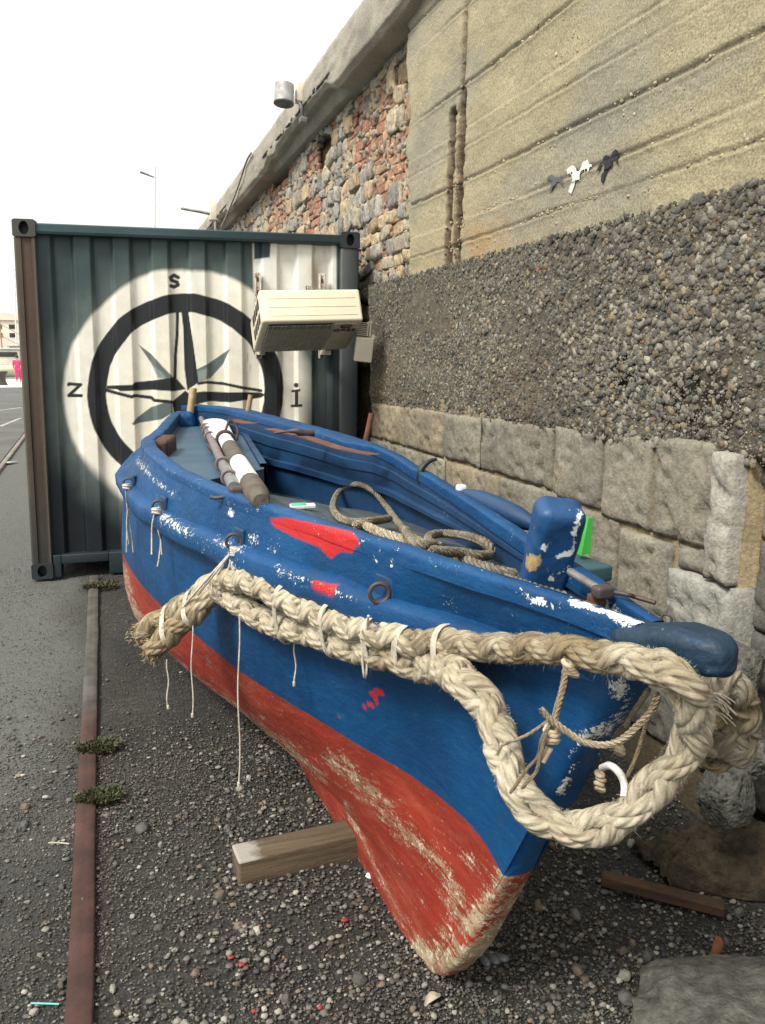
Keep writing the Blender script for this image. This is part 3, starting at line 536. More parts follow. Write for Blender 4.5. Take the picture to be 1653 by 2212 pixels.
# ------------------------------------------------------------------ shipping container
CO = np.array([-.603, 6.10, .0]); CA = math.radians(-4.); cdx = np.array([math.cos(CA), math.sin(CA), 0]); cdy = np.array([-math.sin(CA), math.cos(CA), 0])
CWD, CHT, CLN = 2.405, 2.505, 2.99
def cp(x, y, z): x, y, z = np.broadcast_arrays(x, y, z); x = x + .022 * z; y = y + .028 * z; return CO + x[..., None] * cdx + y[..., None] * cdy + z[..., None] * np.array([0, 0, 1.])
cont = thing('shipping_container', 'dark teal shipping container end painted with a big black and white compass rose', 'container', tuple(CO))
def ccol(u, v, wood=0):
    """the mural: colours of the spray paint on the container end, laid out in survey pixels"""
    n = fbm(np.stack([u / 60, v / 60, 0 * u], -1), 4, 201); n2 = fbm(np.stack([u / 14, v / 40, 0 * u], -1), 3, 203); n3 = fbm(np.stack([u / 25, v / 400, 0 * u], -1), 3, 207)
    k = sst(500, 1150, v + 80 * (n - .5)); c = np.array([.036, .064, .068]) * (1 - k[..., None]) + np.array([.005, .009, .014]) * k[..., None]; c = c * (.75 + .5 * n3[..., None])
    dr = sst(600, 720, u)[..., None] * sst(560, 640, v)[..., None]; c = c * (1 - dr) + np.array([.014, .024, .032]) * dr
    r = np.hypot(u - 401, (v - 846) * 1.0)
    halo = sst(345 + 50 * (n - .5), 262, r) * (1 - .25 * sst(300, 420, u - 2 * (v - 900) * .2)); hc = np.array([.115, .15, .14]) * (.75 + .5 * n[..., None]); hk = (halo * (.55 + .45 * n2))[..., None]; c = c * (1 - hk) + hc * hk
    drip = sst(950, 1250, v) * halo * .0
    wob = 7 * (fbm(np.stack([np.arctan2(v - 846, u - 401) * 3, 0 * u, 0 * u], -1), 3, 211) - .5)
    soft = 6 + 16 * sst(480, 640, u) * sst(700, 800, v) + 8 * sst(930, 1050, v)
    wk = sst(soft, -soft, r - 264 - 2 * wob - 4 * (n2 - .5))[..., None]; wc = np.array([.86, .84, .74]) * (.93 + .1 * n[..., None]); yl = (np.exp(-(((u - 420) / 180) ** 2 + ((v - 900) / 160) ** 2)))[..., None] * .12; wc = wc * (1 - yl * np.array([0, .3, 1.2]))
    c = c * (1 - wk) + wc * wk
    blk = np.array([.013, .015, .018]) * (.8 + .6 * n2[..., None])
    def over(sd, col, s=.9):
        nonlocal c
        k = sst(s, -s, sd)[..., None]; c = c * (1 - k) + np.asarray(col) * k
    gr = np.array([.115, .15, .145]); gl = np.array([.26, .31, .29])
    def star_px(pts): return [(.1 + (0 + x / 2.3286) / 1.4156 - .1, (400 + y / 2.3286) / 1.4156) for x, y in pts]
    over(poly_sd(u, v, star_px([(985, 1520), (1080, 1590), (1160, 1680), (1240, 1760), (1180, 1770), (1120, 1740), (1075, 1650)])), gr)
    over(poly_sd(u, v, star_px([(1085, 1670), (1150, 1715), (1190, 1768), (1125, 1760)])), gl, 3)
    over(poly_sd(u, v, star_px([(1640, 1550), (1590, 1660), (1500, 1760), (1420, 1790), (1400, 1700), (1480, 1660)])), gr)
    over(poly_sd(u, v, star_px([(1400, 1710), (1480, 1690), (1470, 1770), (1412, 1792)])), gl, 3)
    over(poly_sd(u, v, star_px([(940, 2085), (980, 2040), (1080, 1965), (1225, 1920), (1230, 2010), (1150, 2055), (990, 2080), (950, 2098)])), gr)
    over(poly_sd(u, v, [(420, 870), (450, 876), (480, 905), (440, 915)]), gr)
    ang = 3 * (fbm(np.stack([np.arctan2(v - 846, u - 401) * 5, 0 * u, 0 * u + 4], -1), 3, 217) - .5)
    over(np.maximum(r - 212 - 2 * ang, 171 + 2 * ang - r), blk, 1.2)
    over(poly_sd(u, v, star_px([(1290, 1270), (1340, 1270), (1375, 1500), (1415, 1790), (1335, 1850), (1315, 1700), (1305, 1400)])), blk)
    over(seg_px(u, v, star_px([(1265, 1270), (1262, 1450), (1250, 1600), (1247, 1770)])) - 3.4, blk)
    over(poly_sd(u, v, star_px([(760, 1815), (830, 1812), (945, 1808), (960, 1790), (1080, 1778), (1250, 1755), (1325, 1840), (1240, 1855), (1080, 1845), (860, 1855), (830, 1840), (760, 1838)])), blk)
    over(seg_px(u, v, star_px([(752, 1845), (840, 1870), (940, 1895), (960, 1885), (1080, 1900), (1100, 1920), (1220, 1930)])) - 3.6, blk)
    over(seg_px(u, v, star_px([(1415, 1800), (1470, 1790), (1590, 1800), (1720, 1828), (1860, 1850)])) - 3.2, blk)
    over(poly_sd(u, v, star_px([(1350, 1870), (1450, 1855), (1640, 1862), (1860, 1862), (1890, 1880), (1860, 1900), (1640, 1935), (1500, 1925), (1390, 1950)])), blk)
    over(poly_sd(u, v, star_px([(1225, 1930), (1320, 1850), (1385, 1900), (1380, 1960), (1420, 2080), (1350, 2250), (1280, 2100), (1245, 2020)])), blk)
    let = np.array([.02, .021, .022])
    over(seg_px(u, v, star_px([(1270, 1045), (1240, 1028), (1215, 1045), (1222, 1064), (1262, 1078), (1268, 1098), (1240, 1112), (1218, 1104)])) - 4.0, let)
    over(seg_px(u, v, star_px([(490, 1808), (492, 1802), (575, 1808), (490, 1885), (580, 1886)])) - 3.6, let)
    over(seg_px(u, v, [(641, 846), (641, 876)]) - 4.0, let); over(seg_px(u, v, [(632, 845), (647, 843)]) - 2.6, let); over(seg_px(u, v, [(631, 877), (651, 876)]) - 3.0, let); over(np.hypot(u - 640, v - 832) - 5.2, let)
    # white-painted square behind the air conditioner with a dark patch and stains
    over(poly_sd(u, v, [(545, 512), (727, 510), (727, 628), (548, 628)]), np.array([.78, .78, .73]), 2.5); over(poly_sd(u, v, [(549, 510), (586, 510), (583, 556), (549, 560)]), np.array([.025, .045, .06]), 2)
    st = np.exp(-(((u - 684) / 16) ** 2 + ((v - 600) / 38) ** 2)) * .75 + np.exp(-(((u - 690) / 9) ** 2 + ((v - 540) / 9) ** 2)) * .9 * (n2 > .5); st = (st * (.5 + n2) * (v < 640))[..., None]; st = np.clip(st, 0, 1); c = c * (1 - st) + np.array([.33, .24, .13]) * st
    for (a, b, s_) in ((535, 770, 12), (541, 790, 5), (445, 812, 0)):
        q = np.exp(-((u - a) / 1.5) ** 2) * sst(b - s_ - 2, b, v) * sst(b + 22, b + 4, v); c = c * (1 - .5 * q[..., None]) + np.array([.3, .14, .05]) * .5 * q[..., None]
    return np.clip(c, 0, 1)
XL, XR_, ZB, ZT = .135, CWD - .125, .16, CHT - .085
xs = np.linspace(XL, XR_, 380); zs = np.linspace(ZB, ZT, 380); A, B = np.meshgrid(xs, zs, indexing='ij')
ph = ((A - XL + .02) / .262) % 1.0; dep = np.where(ph < .40, 0, np.where(ph < .5, (ph - .40) / .10, np.where(ph < .90, 1, 1 - (ph - .90) / .10)))
dd = .045 + .034 * dep + .004 * (fbm(np.stack([A * 3, B * 3, 0 * A], -1), 3, 221) - .5); P = cp(A, dd, B); u, v = survey(P)
t = NT('painted_container_steel'); a = t.attr('Col', 'Color'); nz = t.noise(7, 6, .7); st = t.noise(9, 5, .7, stretch=(1, 1, .08))
c = t.mix(t.ramp(nz, .3, .7), t.mix(1., a, (.86, .86, .86), 'MULTIPLY'), a); c = t.mix(t.ramp(st, .5, .85, 0, .35), c, t.mix(1., c, (.55, .5, .44), 'MULTIPLY'))
c = t.mix(t.ramp(t.noise(26, 6, .8), .70, .78), c, (.10, .05, .03))
M['contpaint'] = t.done(c, .5, t.bump(t.noise(4, 4, .6), .25, .02, t.bump(t.noise(120, 3), .12, .003)), 0, .4)
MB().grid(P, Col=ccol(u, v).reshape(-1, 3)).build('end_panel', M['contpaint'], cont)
teal = np.array([.03, .06, .07])
def cbox(mb, x0, x1, y0, y1, z0, z1, col, r=.008, k=3, vary=.3):
    vv, f = rbox((x1 - x0, y1 - y0, z1 - z0), r, k); vv = vv + [(x0 + x1) / 2, (y0 + y1) / 2, (z0 + z1) / 2]
    cc_ = np.broadcast_to(np.asarray(col, float), (len(vv), 3)); mb.add(cp(vv[:, 0], vv[:, 1], vv[:, 2]), f, Col=cc_)
# left corner post: rusty folded profile, right one dark
def post(prof, z0, z1, colf, name):
    zz = np.linspace(z0, z1, 60); pr = np.array(prof); A, B = np.meshgrid(np.arange(len(pr)), zz, indexing='ij'); mb = MB()
    PX = pr[:, 0][:, None] + 0 * B; PY = pr[:, 1][:, None] + 0 * B; P = cp(PX, PY, B); mb.grid(P, Col=colf(PX, PY, B).reshape(-1, 3)); return mb.build(name, M['contpaint'], cont, smooth=False)
def postcol(x, y, z):
    n = fbm(np.stack([x * 30, y * 30, z * 2.2], -1), 4, 231)[..., None]; k = sst(.0, .06, x)[..., None]
    c = np.array([.085, .075, .055]) * (1 - k) + np.array([.062, .042, .028]) * k; c = c * (.6 + .8 * n)
    red = (np.exp(-((x - .075) / .022) ** 2) * sst(1.2, 2.3, z))[..., None] * .75; c = c * (1 - red) + np.array([.19, .075, .045]) * red
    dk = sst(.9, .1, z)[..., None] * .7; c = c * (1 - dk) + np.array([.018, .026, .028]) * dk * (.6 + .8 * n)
    e = sst(.117, .126, x)[..., None] * .6; return c * (1 - e) + np.array([.14, .12, .09]) * e
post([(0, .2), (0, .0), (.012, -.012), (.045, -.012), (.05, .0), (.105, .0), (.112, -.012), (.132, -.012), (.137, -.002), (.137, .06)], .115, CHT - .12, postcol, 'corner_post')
post([(CWD - .137, .06), (CWD - .137, -.004), (CWD - .13, -.012), (CWD - .01, -.012), (CWD, -.002), (CWD, .2)], .115, CHT - .12, lambda x, y, z: np.array([.018, .028, .036]) * (.7 + .7 * fbm(np.stack([x * 9, y, z * 5], -1), 3, 233)[..., None]) + np.where((x < CWD - .128)[..., None], .10, 0), 'corner_post')
# corner castings with their oval holes
def casting(x0, z0, col, name='corner_casting'):
    w, h = .15, .118; th = np.linspace(0, 2 * np.pi, 33)[:-1]; hole = np.stack([.030 * np.cos(th), .042 * np.sin(th)], 1)
    sq = []; 
    for q in th: c_, s_ = math.cos(q), math.sin(q); m_ = max(abs(c_) / (w / 2), abs(s_) / (h / 2)); sq.append((c_ / m_, s_ / m_))
    sq = np.array(sq); cx_, cz_ = x0 + w / 2, z0 + h / 2
    rings = [(sq, .17), (sq, -.012), (sq * .97, -.020), (hole * 1.08, -.020), (hole, -.012), (hole, .05), (hole * 0, .05)]
    P = np.stack([cp(cx_ + r_[:, 0], np.full(32, y_), cz_ + r_[:, 1]) for r_, y_ in rings]); cc_ = np.broadcast_to(np.asarray(col, float), (7, 32, 3)).copy(); cc_[5:] *= .35
    MB().grid(P, False, True, Col=cc_.reshape(-1, 3)).build(name, M['contpaint'], cont, smooth=False)
casting(-.006, CHT - .118, (.055, .058, .05)); casting(CWD - .144, CHT - .118, (.022, .03, .036)); casting(-.006, .0, (.02, .03, .032)); casting(CWD - .144, .0, (.018, .024, .03))
mb = MB(); xs = np.linspace(.14, CWD - .14, 60)
prof = [(.06, ZT - .012), (.0, ZT - .006), (-.006, ZT + .01), (-.006, CHT - .03), (.004, CHT - .022), (.3, CHT - .02)]
A, B = np.meshgrid(xs, np.arange(len(prof)), indexing='ij'); pr = np.array(prof); PY = pr[:, 0][None] + 0 * A; PZ = pr[:, 1][None] + 0 * A
k = sst(.9, 1.8, A)[..., None]; c = (np.array([.035, .075, .082]) * (1 - k) + np.array([.012, .028, .034]) * k) * (.75 + .5 * fbm(np.stack([A * 4, PZ * 9, 0 * A], -1), 3, 241)[..., None])
mb.grid(cp(A, PY, PZ), Col=c.reshape(-1, 3)); mb.build('top_rail', M['contpaint'], cont, smooth=False)
# bottom rail with forklift pocket openings
mb = MB(); sill = np.array([.014, .026, .031])
for x0, x1, z0 in ((.145, .20, .0), (.20, .53, .10), (.53, 1.75, .005), (1.75, 2.08, .10), (2.08, CWD - .145, .0)):
    cbox(mb, x0 + .0005, x1 - .0005, -.008, .10, z0 + .004, ZB + .01 + (x0 == .2) * .0, sill, .006)
cbox(mb, .20, .53, .45, .55, .0, .12, sill * .2, .004); cbox(mb, 1.75, 2.08, .45, .55, .0, .12, sill * .2, .004); cbox(mb, .20, .53, .09, .5, .101, .12, sill * .2, .004); cbox(mb, 1.75, 2.08, .09, .5, .101, .12, sill * .2, .004)
mb.build('bottom_rail', M['contpaint'], cont)
mb = MB(); ys = np.linspace(.02, CLN, 140); zs = np.linspace(.1, CHT - .05, 4); A, B = np.meshgrid(ys, zs, indexing='ij'); cr_ = .018 * sst(-.3, .3, np.sin(A * 23))
for x0, sg in ((.01, 1), (CWD - .01, -1)): mb.grid(cp(x0 + sg * cr_, A, B), Col=teal * .8)
A, B = np.meshgrid(np.linspace(.1, CWD - .1, 4), ys, indexing='ij'); mb.grid(cp(A, B, CHT - .04 + .5 * cr_[:, :1].T + 0 * A), Col=teal); A, B = np.meshgrid(np.linspace(.05, CWD - .05, 3), np.linspace(.1, CHT - .05, 3), indexing='ij'); mb.grid(cp(A, CLN + 0 * A, B), Col=teal)
mb.build('side_walls', M['contpaint'], cont)

# ------------------------------------------------------------------ tilted air-conditioner outdoor unit
AW, AD, AH = .684, .228, .521; AR = np.array(Euler((1.197, -.033, -.029)).to_matrix()); A0 = np.array([1.321, 5.544, 1.828])
ac = thing('air_conditioner', 'cream air conditioner unit tipped forward on the container wall', 'air conditioner', tuple(A0))
def ap(P): return np.asarray(P, float) @ AR.T + A0
def abox(mb, c, size, r=.004, k=3, **kw): v, f = rbox(size, r, k); mb.add(ap(v + np.asarray(c, float)), f, **kw)
t = NT('aged_cream_casing'); c = t.mix(t.ramp(t.noise(3, 5), .3, .7), (.78, .72, .55), (.70, .63, .46)); c = t.mix(t.ramp(t.noise(40, 5, .8), .66, .76, 0, .6), c, (.33, .2, .09)); M['casing'] = t.done(c, .42, t.bump(t.noise(30, 3), .05, .002))
mb = MB(); v, f = rbox((AW, AD, AH), .018, 5); mb.add(ap(v), f)
for i in range(3): abox(mb, (.01, -.07 + .06 * i, AH / 2 + .0005), (AW * .86, .004, .004), .001, 2)
mb.build('casing', M['casing'], ac)
gx0, gx1, gz0, gz1 = -AW / 2 + .045, AW * .20, -AH / 2 + .04, AH / 2 - .035
M['grilledark'] = basic('grille_shadow_metal', (.03, .03, .028), None, 10, .6, .1, 50)
mb = MB(); abox(mb, ((gx0 + gx1) / 2, -AD / 2 + .001, (gz0 + gz1) / 2), (gx1 - gx0, .012, gz1 - gz0), .005)
fo = mb.build('fan_opening', M['grilledark'], ac)
mb = MB()
for i in range(40):
    x = gx0 + .006 + (gx1 - gx0 - .012) * i / 39; abox(mb, (x, -AD / 2 - .012, gz1 - .03), (.0045, .006, .055), .0015, 2)
for i in range(26):
    z = gz0 + .006 + (gz1 - gz0 - .075) * i / 25; abox(mb, ((gx0 + gx1) / 2, -AD / 2 - .011, z), (gx1 - gx0, .005, .0065), .0015, 2)
for i in range(16):
    x = gx0 + .004 + (gx1 - gx0 - .008) * i / 15; abox(mb, (x, -AD / 2 - .013, (gz0 + gz1) / 2), (.003, .005, gz1 - gz0), .001, 2)
M['grillebar'] = basic('grille_bar_plastic', (.5, .47, .38), (.36, .33, .26), 20, .6, .1, 60); mb.build('fan_grille', M['grillebar'], ac)
mb = MB(); abox(mb, (AW * .345, -AD / 2 + .004, .0), (AW * .25, .024, AH - .06), .012, 5); M['panelgrey'] = basic('grey_cream_panel', (.62, .59, .48), (.52, .49, .39), 8, .5, .08, 40); mb.build('service_panel', M['panelgrey'], ac)
for i in range(4):
    for j in range(2): mb = MB(); abox(mb, (-AW / 2 - .0005, -.052 + .1 * j, .17 - .085 * i), (.006, .068, .06), .003, 2); mb.build('side_vent', M['grilledark'], ac)
# maker's mark: oval swirl and lettering in relief
def text_mesh(body, size, ext):
    cu = bpy.data.curves.new('lettering', 'FONT'); cu.body = body; cu.size = size; cu.extrude = ext; cu.align_x = 'CENTER'; cu.align_y = 'CENTER'; ob = bpy.data.objects.new('lettering', cu); COL.objects.link(ob)
    dg = bpy.context.evaluated_depsgraph_get(); me = bpy.data.meshes.new_from_object(ob.evaluated_get(dg)); V = np.array([w.co[:] for w in me.vertices]); F = [list(p.vertices) for p in me.polygons]; bpy.data.objects.remove(ob); bpy.data.meshes.remove(me); return V, F
V, F = text_mesh('GREE', .060, .0015)
bk = {}; [bk.setdefault(len(q), []).append(q) for q in F]
W = np.stack([AW * .345 + V[:, 0] * 1.15, -AD / 2 - .0108 - V[:, 2], .125 + V[:, 1]], 1); M['inkgrey'] = basic('badge_grey', (.06, .06, .065), None, 9, .5, .0)
mb = MB().add(ap(W), [np.array(q) for q in bk.values()]); mb.build('lettering', M['inkgrey'], ac, smooth=False)
th = np.linspace(.5, 5.6, 40); mb = MB(); R1 = np.stack([.046 * np.cos(th), .030 * np.sin(th)], 1); R2 = np.stack([.030 * np.cos(th) + .004, .017 * np.sin(th) + .003], 1)
Pq = np.stack([np.stack([AW * .345 + r_[:, 0], np.full(40, -AD / 2 - .0115), .19 + r_[:, 1]], 1) for r_ in (R1, R2)], 1); mb.add(ap(Pq.reshape(-1, 3)), grid_faces(40, 2), Col=(.05, .05, .055))
Pq = np.array([[-.02, 0, -.006], [.045, 0, -.001], [.045, 0, .011], [-.012, 0, .006]]) + [AW * .345, -AD / 2 - .0125, .19]; mb.add(ap(Pq), np.array([[0, 1, 2, 3]]), Col=(.33, .06, .05)); mb.build('maker_emblem', M['vcol'], ac)
# rusty wall brackets holding it
t = NT('rusty_white_bracket'); c = t.mix(t.ramp(t.noise(28, 6, .8), .48, .62), (.58, .55, .48), (.19, .075, .03)); M['bracket'] = t.done(c, .75, t.bump(t.noise(80, 4), .4, .003))
for x in (1.645, 2.155 - .03):
    mb = MB(); z0, z1 = 1.575, 2.20
    cbox(mb, x - .022, x + .022, -.004, .040, z0, z1, (.5, .5, .5), .004); cbox(mb, x - .022, x - .015, -.02, .0, z0, z1, (.5, .5, .5), .002, 2); cbox(mb, x + .015, x + .022, -.02, .0, z0, z1, (.5, .5, .5), .002, 2); cbox(mb, x - .018, x + .018, -.26, -.004, 1.60, 1.635, (.5, .5, .5), .004)
    o = mb.build('wall_bracket', M['bracket'], ac)
    for z in np.arange(z0 + .03, z1 - .02, .09): v, f = rbox((.014, .004, .03), .0018, 3); v = v + [x, -.0055, z]; s_ = MB().add(cp(v[:, 0], v[:, 1], v[:, 2]), f).build('slot', M['rust'], None, origin=tuple(A0)); s_.location = (0, 0, 0); s_.parent = o
# cable ends above the unit
mb = MB(); p0 = cp(2.02, .03, 2.05); g = np.random.default_rng(4)
for i in range(5):
    pts = [p0 + [0, -.03, 0]]
    for k in range(5): pts.append(pts[-1] + np.array([g.normal(0, .035), -.015 + g.normal(0, .01), g.normal(.0, .03)]))
    mb.tube(pts, .005, 6, step=.006)
mb.tube([p0 + [-.05, -.03, -.1], p0 + [.02, -.09, -.06], p0 + [.09, -.12, -.08], p0 + [.17, -.06, -.09]], .010, 7, step=.01)
tag(mb.build('cable_tangle', M['pinwood']), 'tangled frayed cable ends above the air conditioner', 'cable')
# loose cream cover hanging at the right of the unit
p = at_y(786, 755, 5.42); hc = thing('plastic_cover', 'small cream plastic cover with comb slots hanging right of the air conditioner', 'cover', tuple(p))
mb = MB(); Rz = (0.15, .10, -.12); mb.rbox(p, (.125, .05, .17), .01, 4, Rz); mb.rbox(p + [.065, 0, .08], (.03, .052, .035), .008, 3, (0, .5, 0)); mb.build('shell', M['cream'], hc)
mb = MB()
for i in range(8): mb.rbox(p + [-.012, .0, .098 + .012 * i], (.075, .03, .005), .002, 2, (0, .10, 0))
mb.rbox(p + [.045, 0, .14], (.012, .035, .11), .003, 2, (0, .1, 0)); mb.rbox(p + [.028, 0, .14], (.008, .035, .10), .003, 2, (0, .1, 0)); mb.build('comb_slots', M['cream'], hc)
# ------------------------------------------------------------------ the boat
def XC(Y): return .73 - .0648 * (np.asarray(Y, float) - 1.64)
LN = {  # near-side lines: (Y, half breadth, z)
 'K': [(1.66, .026, .035), (1.78, .030, .0), (2.1, .03, -.004), (3.0, .03, -.004), (4.2, .03, .0), (5.55, .03, .05)],
 'R': [(1.55, .032, .19), (1.75, .035, .15), (2.0, .04, .135), (2.5, .05, .14), (3.2, .06, .15), (4., .07, .17), (5., .05, .22), (5.56, .03, .27)],
 'G': [(1.46, .034, .32), (1.7, .045, .29), (2.0, .065, .24), (2.2, .09, .23), (2.45, .145, .24), (2.68, .207, .25), (2.93, .263, .25), (3.24, .343, .25), (3.59, .411, .25), (4.08, .485, .26), (4.5, .465, .3), (5., .31, .36), (5.4, .10, .42), (5.58, .03, .45)],
 'W': [(1.32, .036, .525), (1.42, .042, .56), (1.52, .05, .565), (1.66, .065, .56), (1.875, .13, .56), (2.12, .215, .57), (2.44, .315, .575), (2.84, .40, .58), (3.2, .465, .585), (3.7, .525, .585), (4.2, .545, .59), (4.6, .5, .6), (5., .38, .62), (5.4, .16, .65), (5.62, .03, .66)],
 'U': [(1.045, .035, 1.05), (1.2, .05, 1.06), (1.42, .095, 1.058), (1.63, .178, 1.05), (1.84, .232, 1.048), (1.97, .277, 1.045), (2.22, .34, 1.04), (2.47, .389, 1.035), (2.9, .475, 1.03), (3.4, .528, 1.03), (4., .53, 1.03), (4.4, .47, 1.035), (5., .33, 1.045), (5.5, .13, 1.06), (5.66, .03, 1.07)],
 'S': [(.97, .022, 1.165), (1.15, .058, 1.165), (1.37, .118, 1.165), (1.6, .172, 1.165), (2.06, .285, 1.165), (2.41, .362, 1.165), (2.7, .41, 1.168), (3., .455, 1.175), (3.44, .484, 1.195), (3.8, .462, 1.2), (4.1, .39, 1.2), (4.35, .335, 1.2), (5., .20, 1.205), (5.4, .115, 1.205), (5.6, .06, 1.205), (5.68, .025, 1.205)],
 'SF': [(.97, .022, 1.165), (1.15, .066, 1.165), (1.37, .12, 1.165), (1.6, .172, 1.165), (2.06, .28, 1.165), (2.41, .36, 1.165), (2.7, .41, 1.17), (3., .443, 1.19), (3.44, .42, 1.22), (3.85, .39, 1.232), (4.2, .345, 1.243), (5., .31, 1.25), (5.4, .24, 1.25), (5.6, .12, 1.25), (5.68, .025, 1.245)]}
LN = {k: np.array(v) for k, v in LN.items()}
LN['UF'] = LN['U'].copy()
LN['KF'], LN['RF'], LN['GF'], LN['WF'] = LN['K'], LN['R'], LN['G'], LN['W']
def line(k, Y): a = LN[k]; return pchip(Y, a[:, 0], a[:, 1]), pchip(Y, a[:, 0], a[:, 2])
def hull_b(Y, z, far=False):
    ks = ['RF', 'GF', 'WF', 'UF', 'SF'] if far else ['R', 'G', 'W', 'U', 'S']; bz = [line(k, np.array([Y])) for k in ks]
    return np.interp(z, [q[1][0] for q in bz], [q[0][0] for q in bz])
def on_hull(u, v, off, t0=.7, t1=6):
    d = ray(u, v)
    for t_ in np.arange(t0, t1, .004):
        p = EYE + d * t_
        if p[1] > 1.05 and (p[0] - XC(p[1])) > -(hull_b(p[1], p[2]) + off): return p
    return None
ZD = ([.9, 1.3, 1.6, 2.0, 2.6, 3.2, 4.2, 5.7], [1.135, 1.12, 1.09, 1.05, .985, .93, .87, .87])
def deck_z(Y, q=None):
    zf = np.interp(Y, *ZD)
    if q is None: return zf
    b, z = line('S', np.atleast_1d(Y)); b, z = np.reshape(b, np.shape(Y)), np.reshape(z, np.shape(Y)); a = np.clip((b - .05 - q) / np.maximum(2 * b - .1, .02), 0, 1) if False else np.clip((q + b - .05) / np.maximum(2 * b - .1, .03), 0, 1); k = sst(3.6, 2.9, np.asarray(Y)); zn = (z - .022) * k + zf * (1 - k); return zn * (1 - a) + zf * a
CAPW = .05
def inner_b(Y, far): b, z = line('SF' if far else 'S', Y); return np.maximum(b - np.interp(Y, [1, 1.6, 3.15, 3.3, 5], [.02, .034, .042, .105, .12] if far else [.03, .045, .055, .06, .06]), .0), z
def on_boat(u, v, lift=.012):
    """first point inside the bulwarks: deck, or the far inner face"""
    d = ray(u, v)
    for t_ in np.arange(1.0, 6, .004):
        p = EYE + d * t_; q = p[0] - XC(p[1]); bi, _ = inner_b(np.array([p[1]]), True)
        if p[2] < float(deck_z(p[1], q)) + lift or q > bi[0] - lift - .004: return p
    return None

t = NT('boat_paint'); wl = t.attr('wl'); wear = t.attr('wear'); red = t.attr('red'); bare = t.attr('bare')
n1 = t.noise(3.2, 5, .6); n2 = t.noise(42, 8, .72); n3 = t.noise(16, 7, .7); n4 = t.noise(9, 6, .65, stretch=(1, .25, 1)); n5 = t.noise(130, 4, .7)
blue = t.mix(t.ramp(n1, .3, .7), (.001, .038, .122), (.0018, .062, .180)); blue = t.mix(t.ramp(n4, .5, .8, 0, .35), blue, (.012, .06, .16)); blue = t.mix(t.ramp(n5, .66, .72, 0, .25), blue, (.2, .32, .42)); blue = t.mix(t.ramp(t.noise(6, 7, .75, stretch=(1, 1, .35)), .54, .72, 0, .5), blue, (.016, .03, .045)); blue = t.mix(t.ramp(t.noise(20, 6, .75, stretch=(1, .3, 1)), .58, .68, 0, .3), blue, (.03, .13, .24))
redp = t.mix(t.ramp(n4, .3, .62), (.31, .036, .020), (.215, .026, .015)); 
fib = t.noise(26, 7, .75, stretch=(1, .12, 1)); redp = t.mix(t.ramp(t.noise(7, 6, .7, stretch=(1, .35, 1)), .50, .70, 0, .5), redp, (.36, .09, .055)); redp = t.mix(t.ramp(fib, .62, .74, 0, .45), redp, (.17, .06, .035))
scr = t.noise(60, 7, .8, stretch=(.6, .16, 1)); bk = t.math('ADD', t.math('ADD', t.math('MULTIPLY', bare, .8), t.math('MULTIPLY', t.math('SUBTRACT', n5, .5), 1.6)), t.math('ADD', t.math('MULTIPLY', t.math('SUBTRACT', fib, .5), 1.5), t.math('MULTIPLY', t.math('SUBTRACT', scr, .5), 2.2))); wood = t.mix(t.ramp(n3, .3, .7), (.42, .34, .22), (.19, .125, .068)); wood = t.mix(t.ramp(n2, .5, .62), wood, (.62, .57, .44))
redp = t.mix(t.ramp(bk, .38, .78), redp, wood)
edge = t.math('ADD', wl, t.math('MULTIPLY', t.math('SUBTRACT', n3, .5), .022)); c = t.mix(t.ramp(edge, -.002, .002), redp, blue)
rk = t.math('ADD', red, t.math('MULTIPLY', t.math('SUBTRACT', t.noise(200, 3, .8), .5), .6)); c = t.mix(t.ramp(rk, .30, .72), c, (.47, .02, .022))
nf = t.noise(150, 4, .7); ck = t.math('ADD', wear, t.math('ADD', t.math('MULTIPLY', t.math('SUBTRACT', n2, .5), 1.5), t.math('MULTIPLY', t.math('SUBTRACT', nf, .5), 1.7))); ck = t.math('ADD', ck, t.math('MULTIPLY', t.math('SUBTRACT', n3, .5), 1.0)); chip = t.ramp(ck, .68, .75)
chipc = t.mix(t.ramp(t.noise(70, 4), .45, .6), (.70, .73, .70), (.56, .55, .47)); c = t.mix(chip, c, chipc)
hgt = t.math('SUBTRACT', t.math('MULTIPLY', n3, .5), t.math('MULTIPLY', chip, .5)); nm = t.bump(t.noise(11, 4, .55), .35, .02, t.bump(t.noise(34, 5, .65, stretch=(1, .3, 1)), .4, .010, t.bump(hgt, .6, .006, t.bump(n5, .3, .003))))
M['boat'] = t.done(c, t.ramp(n3, .3, .7, .45, .66), nm, 0, .3)

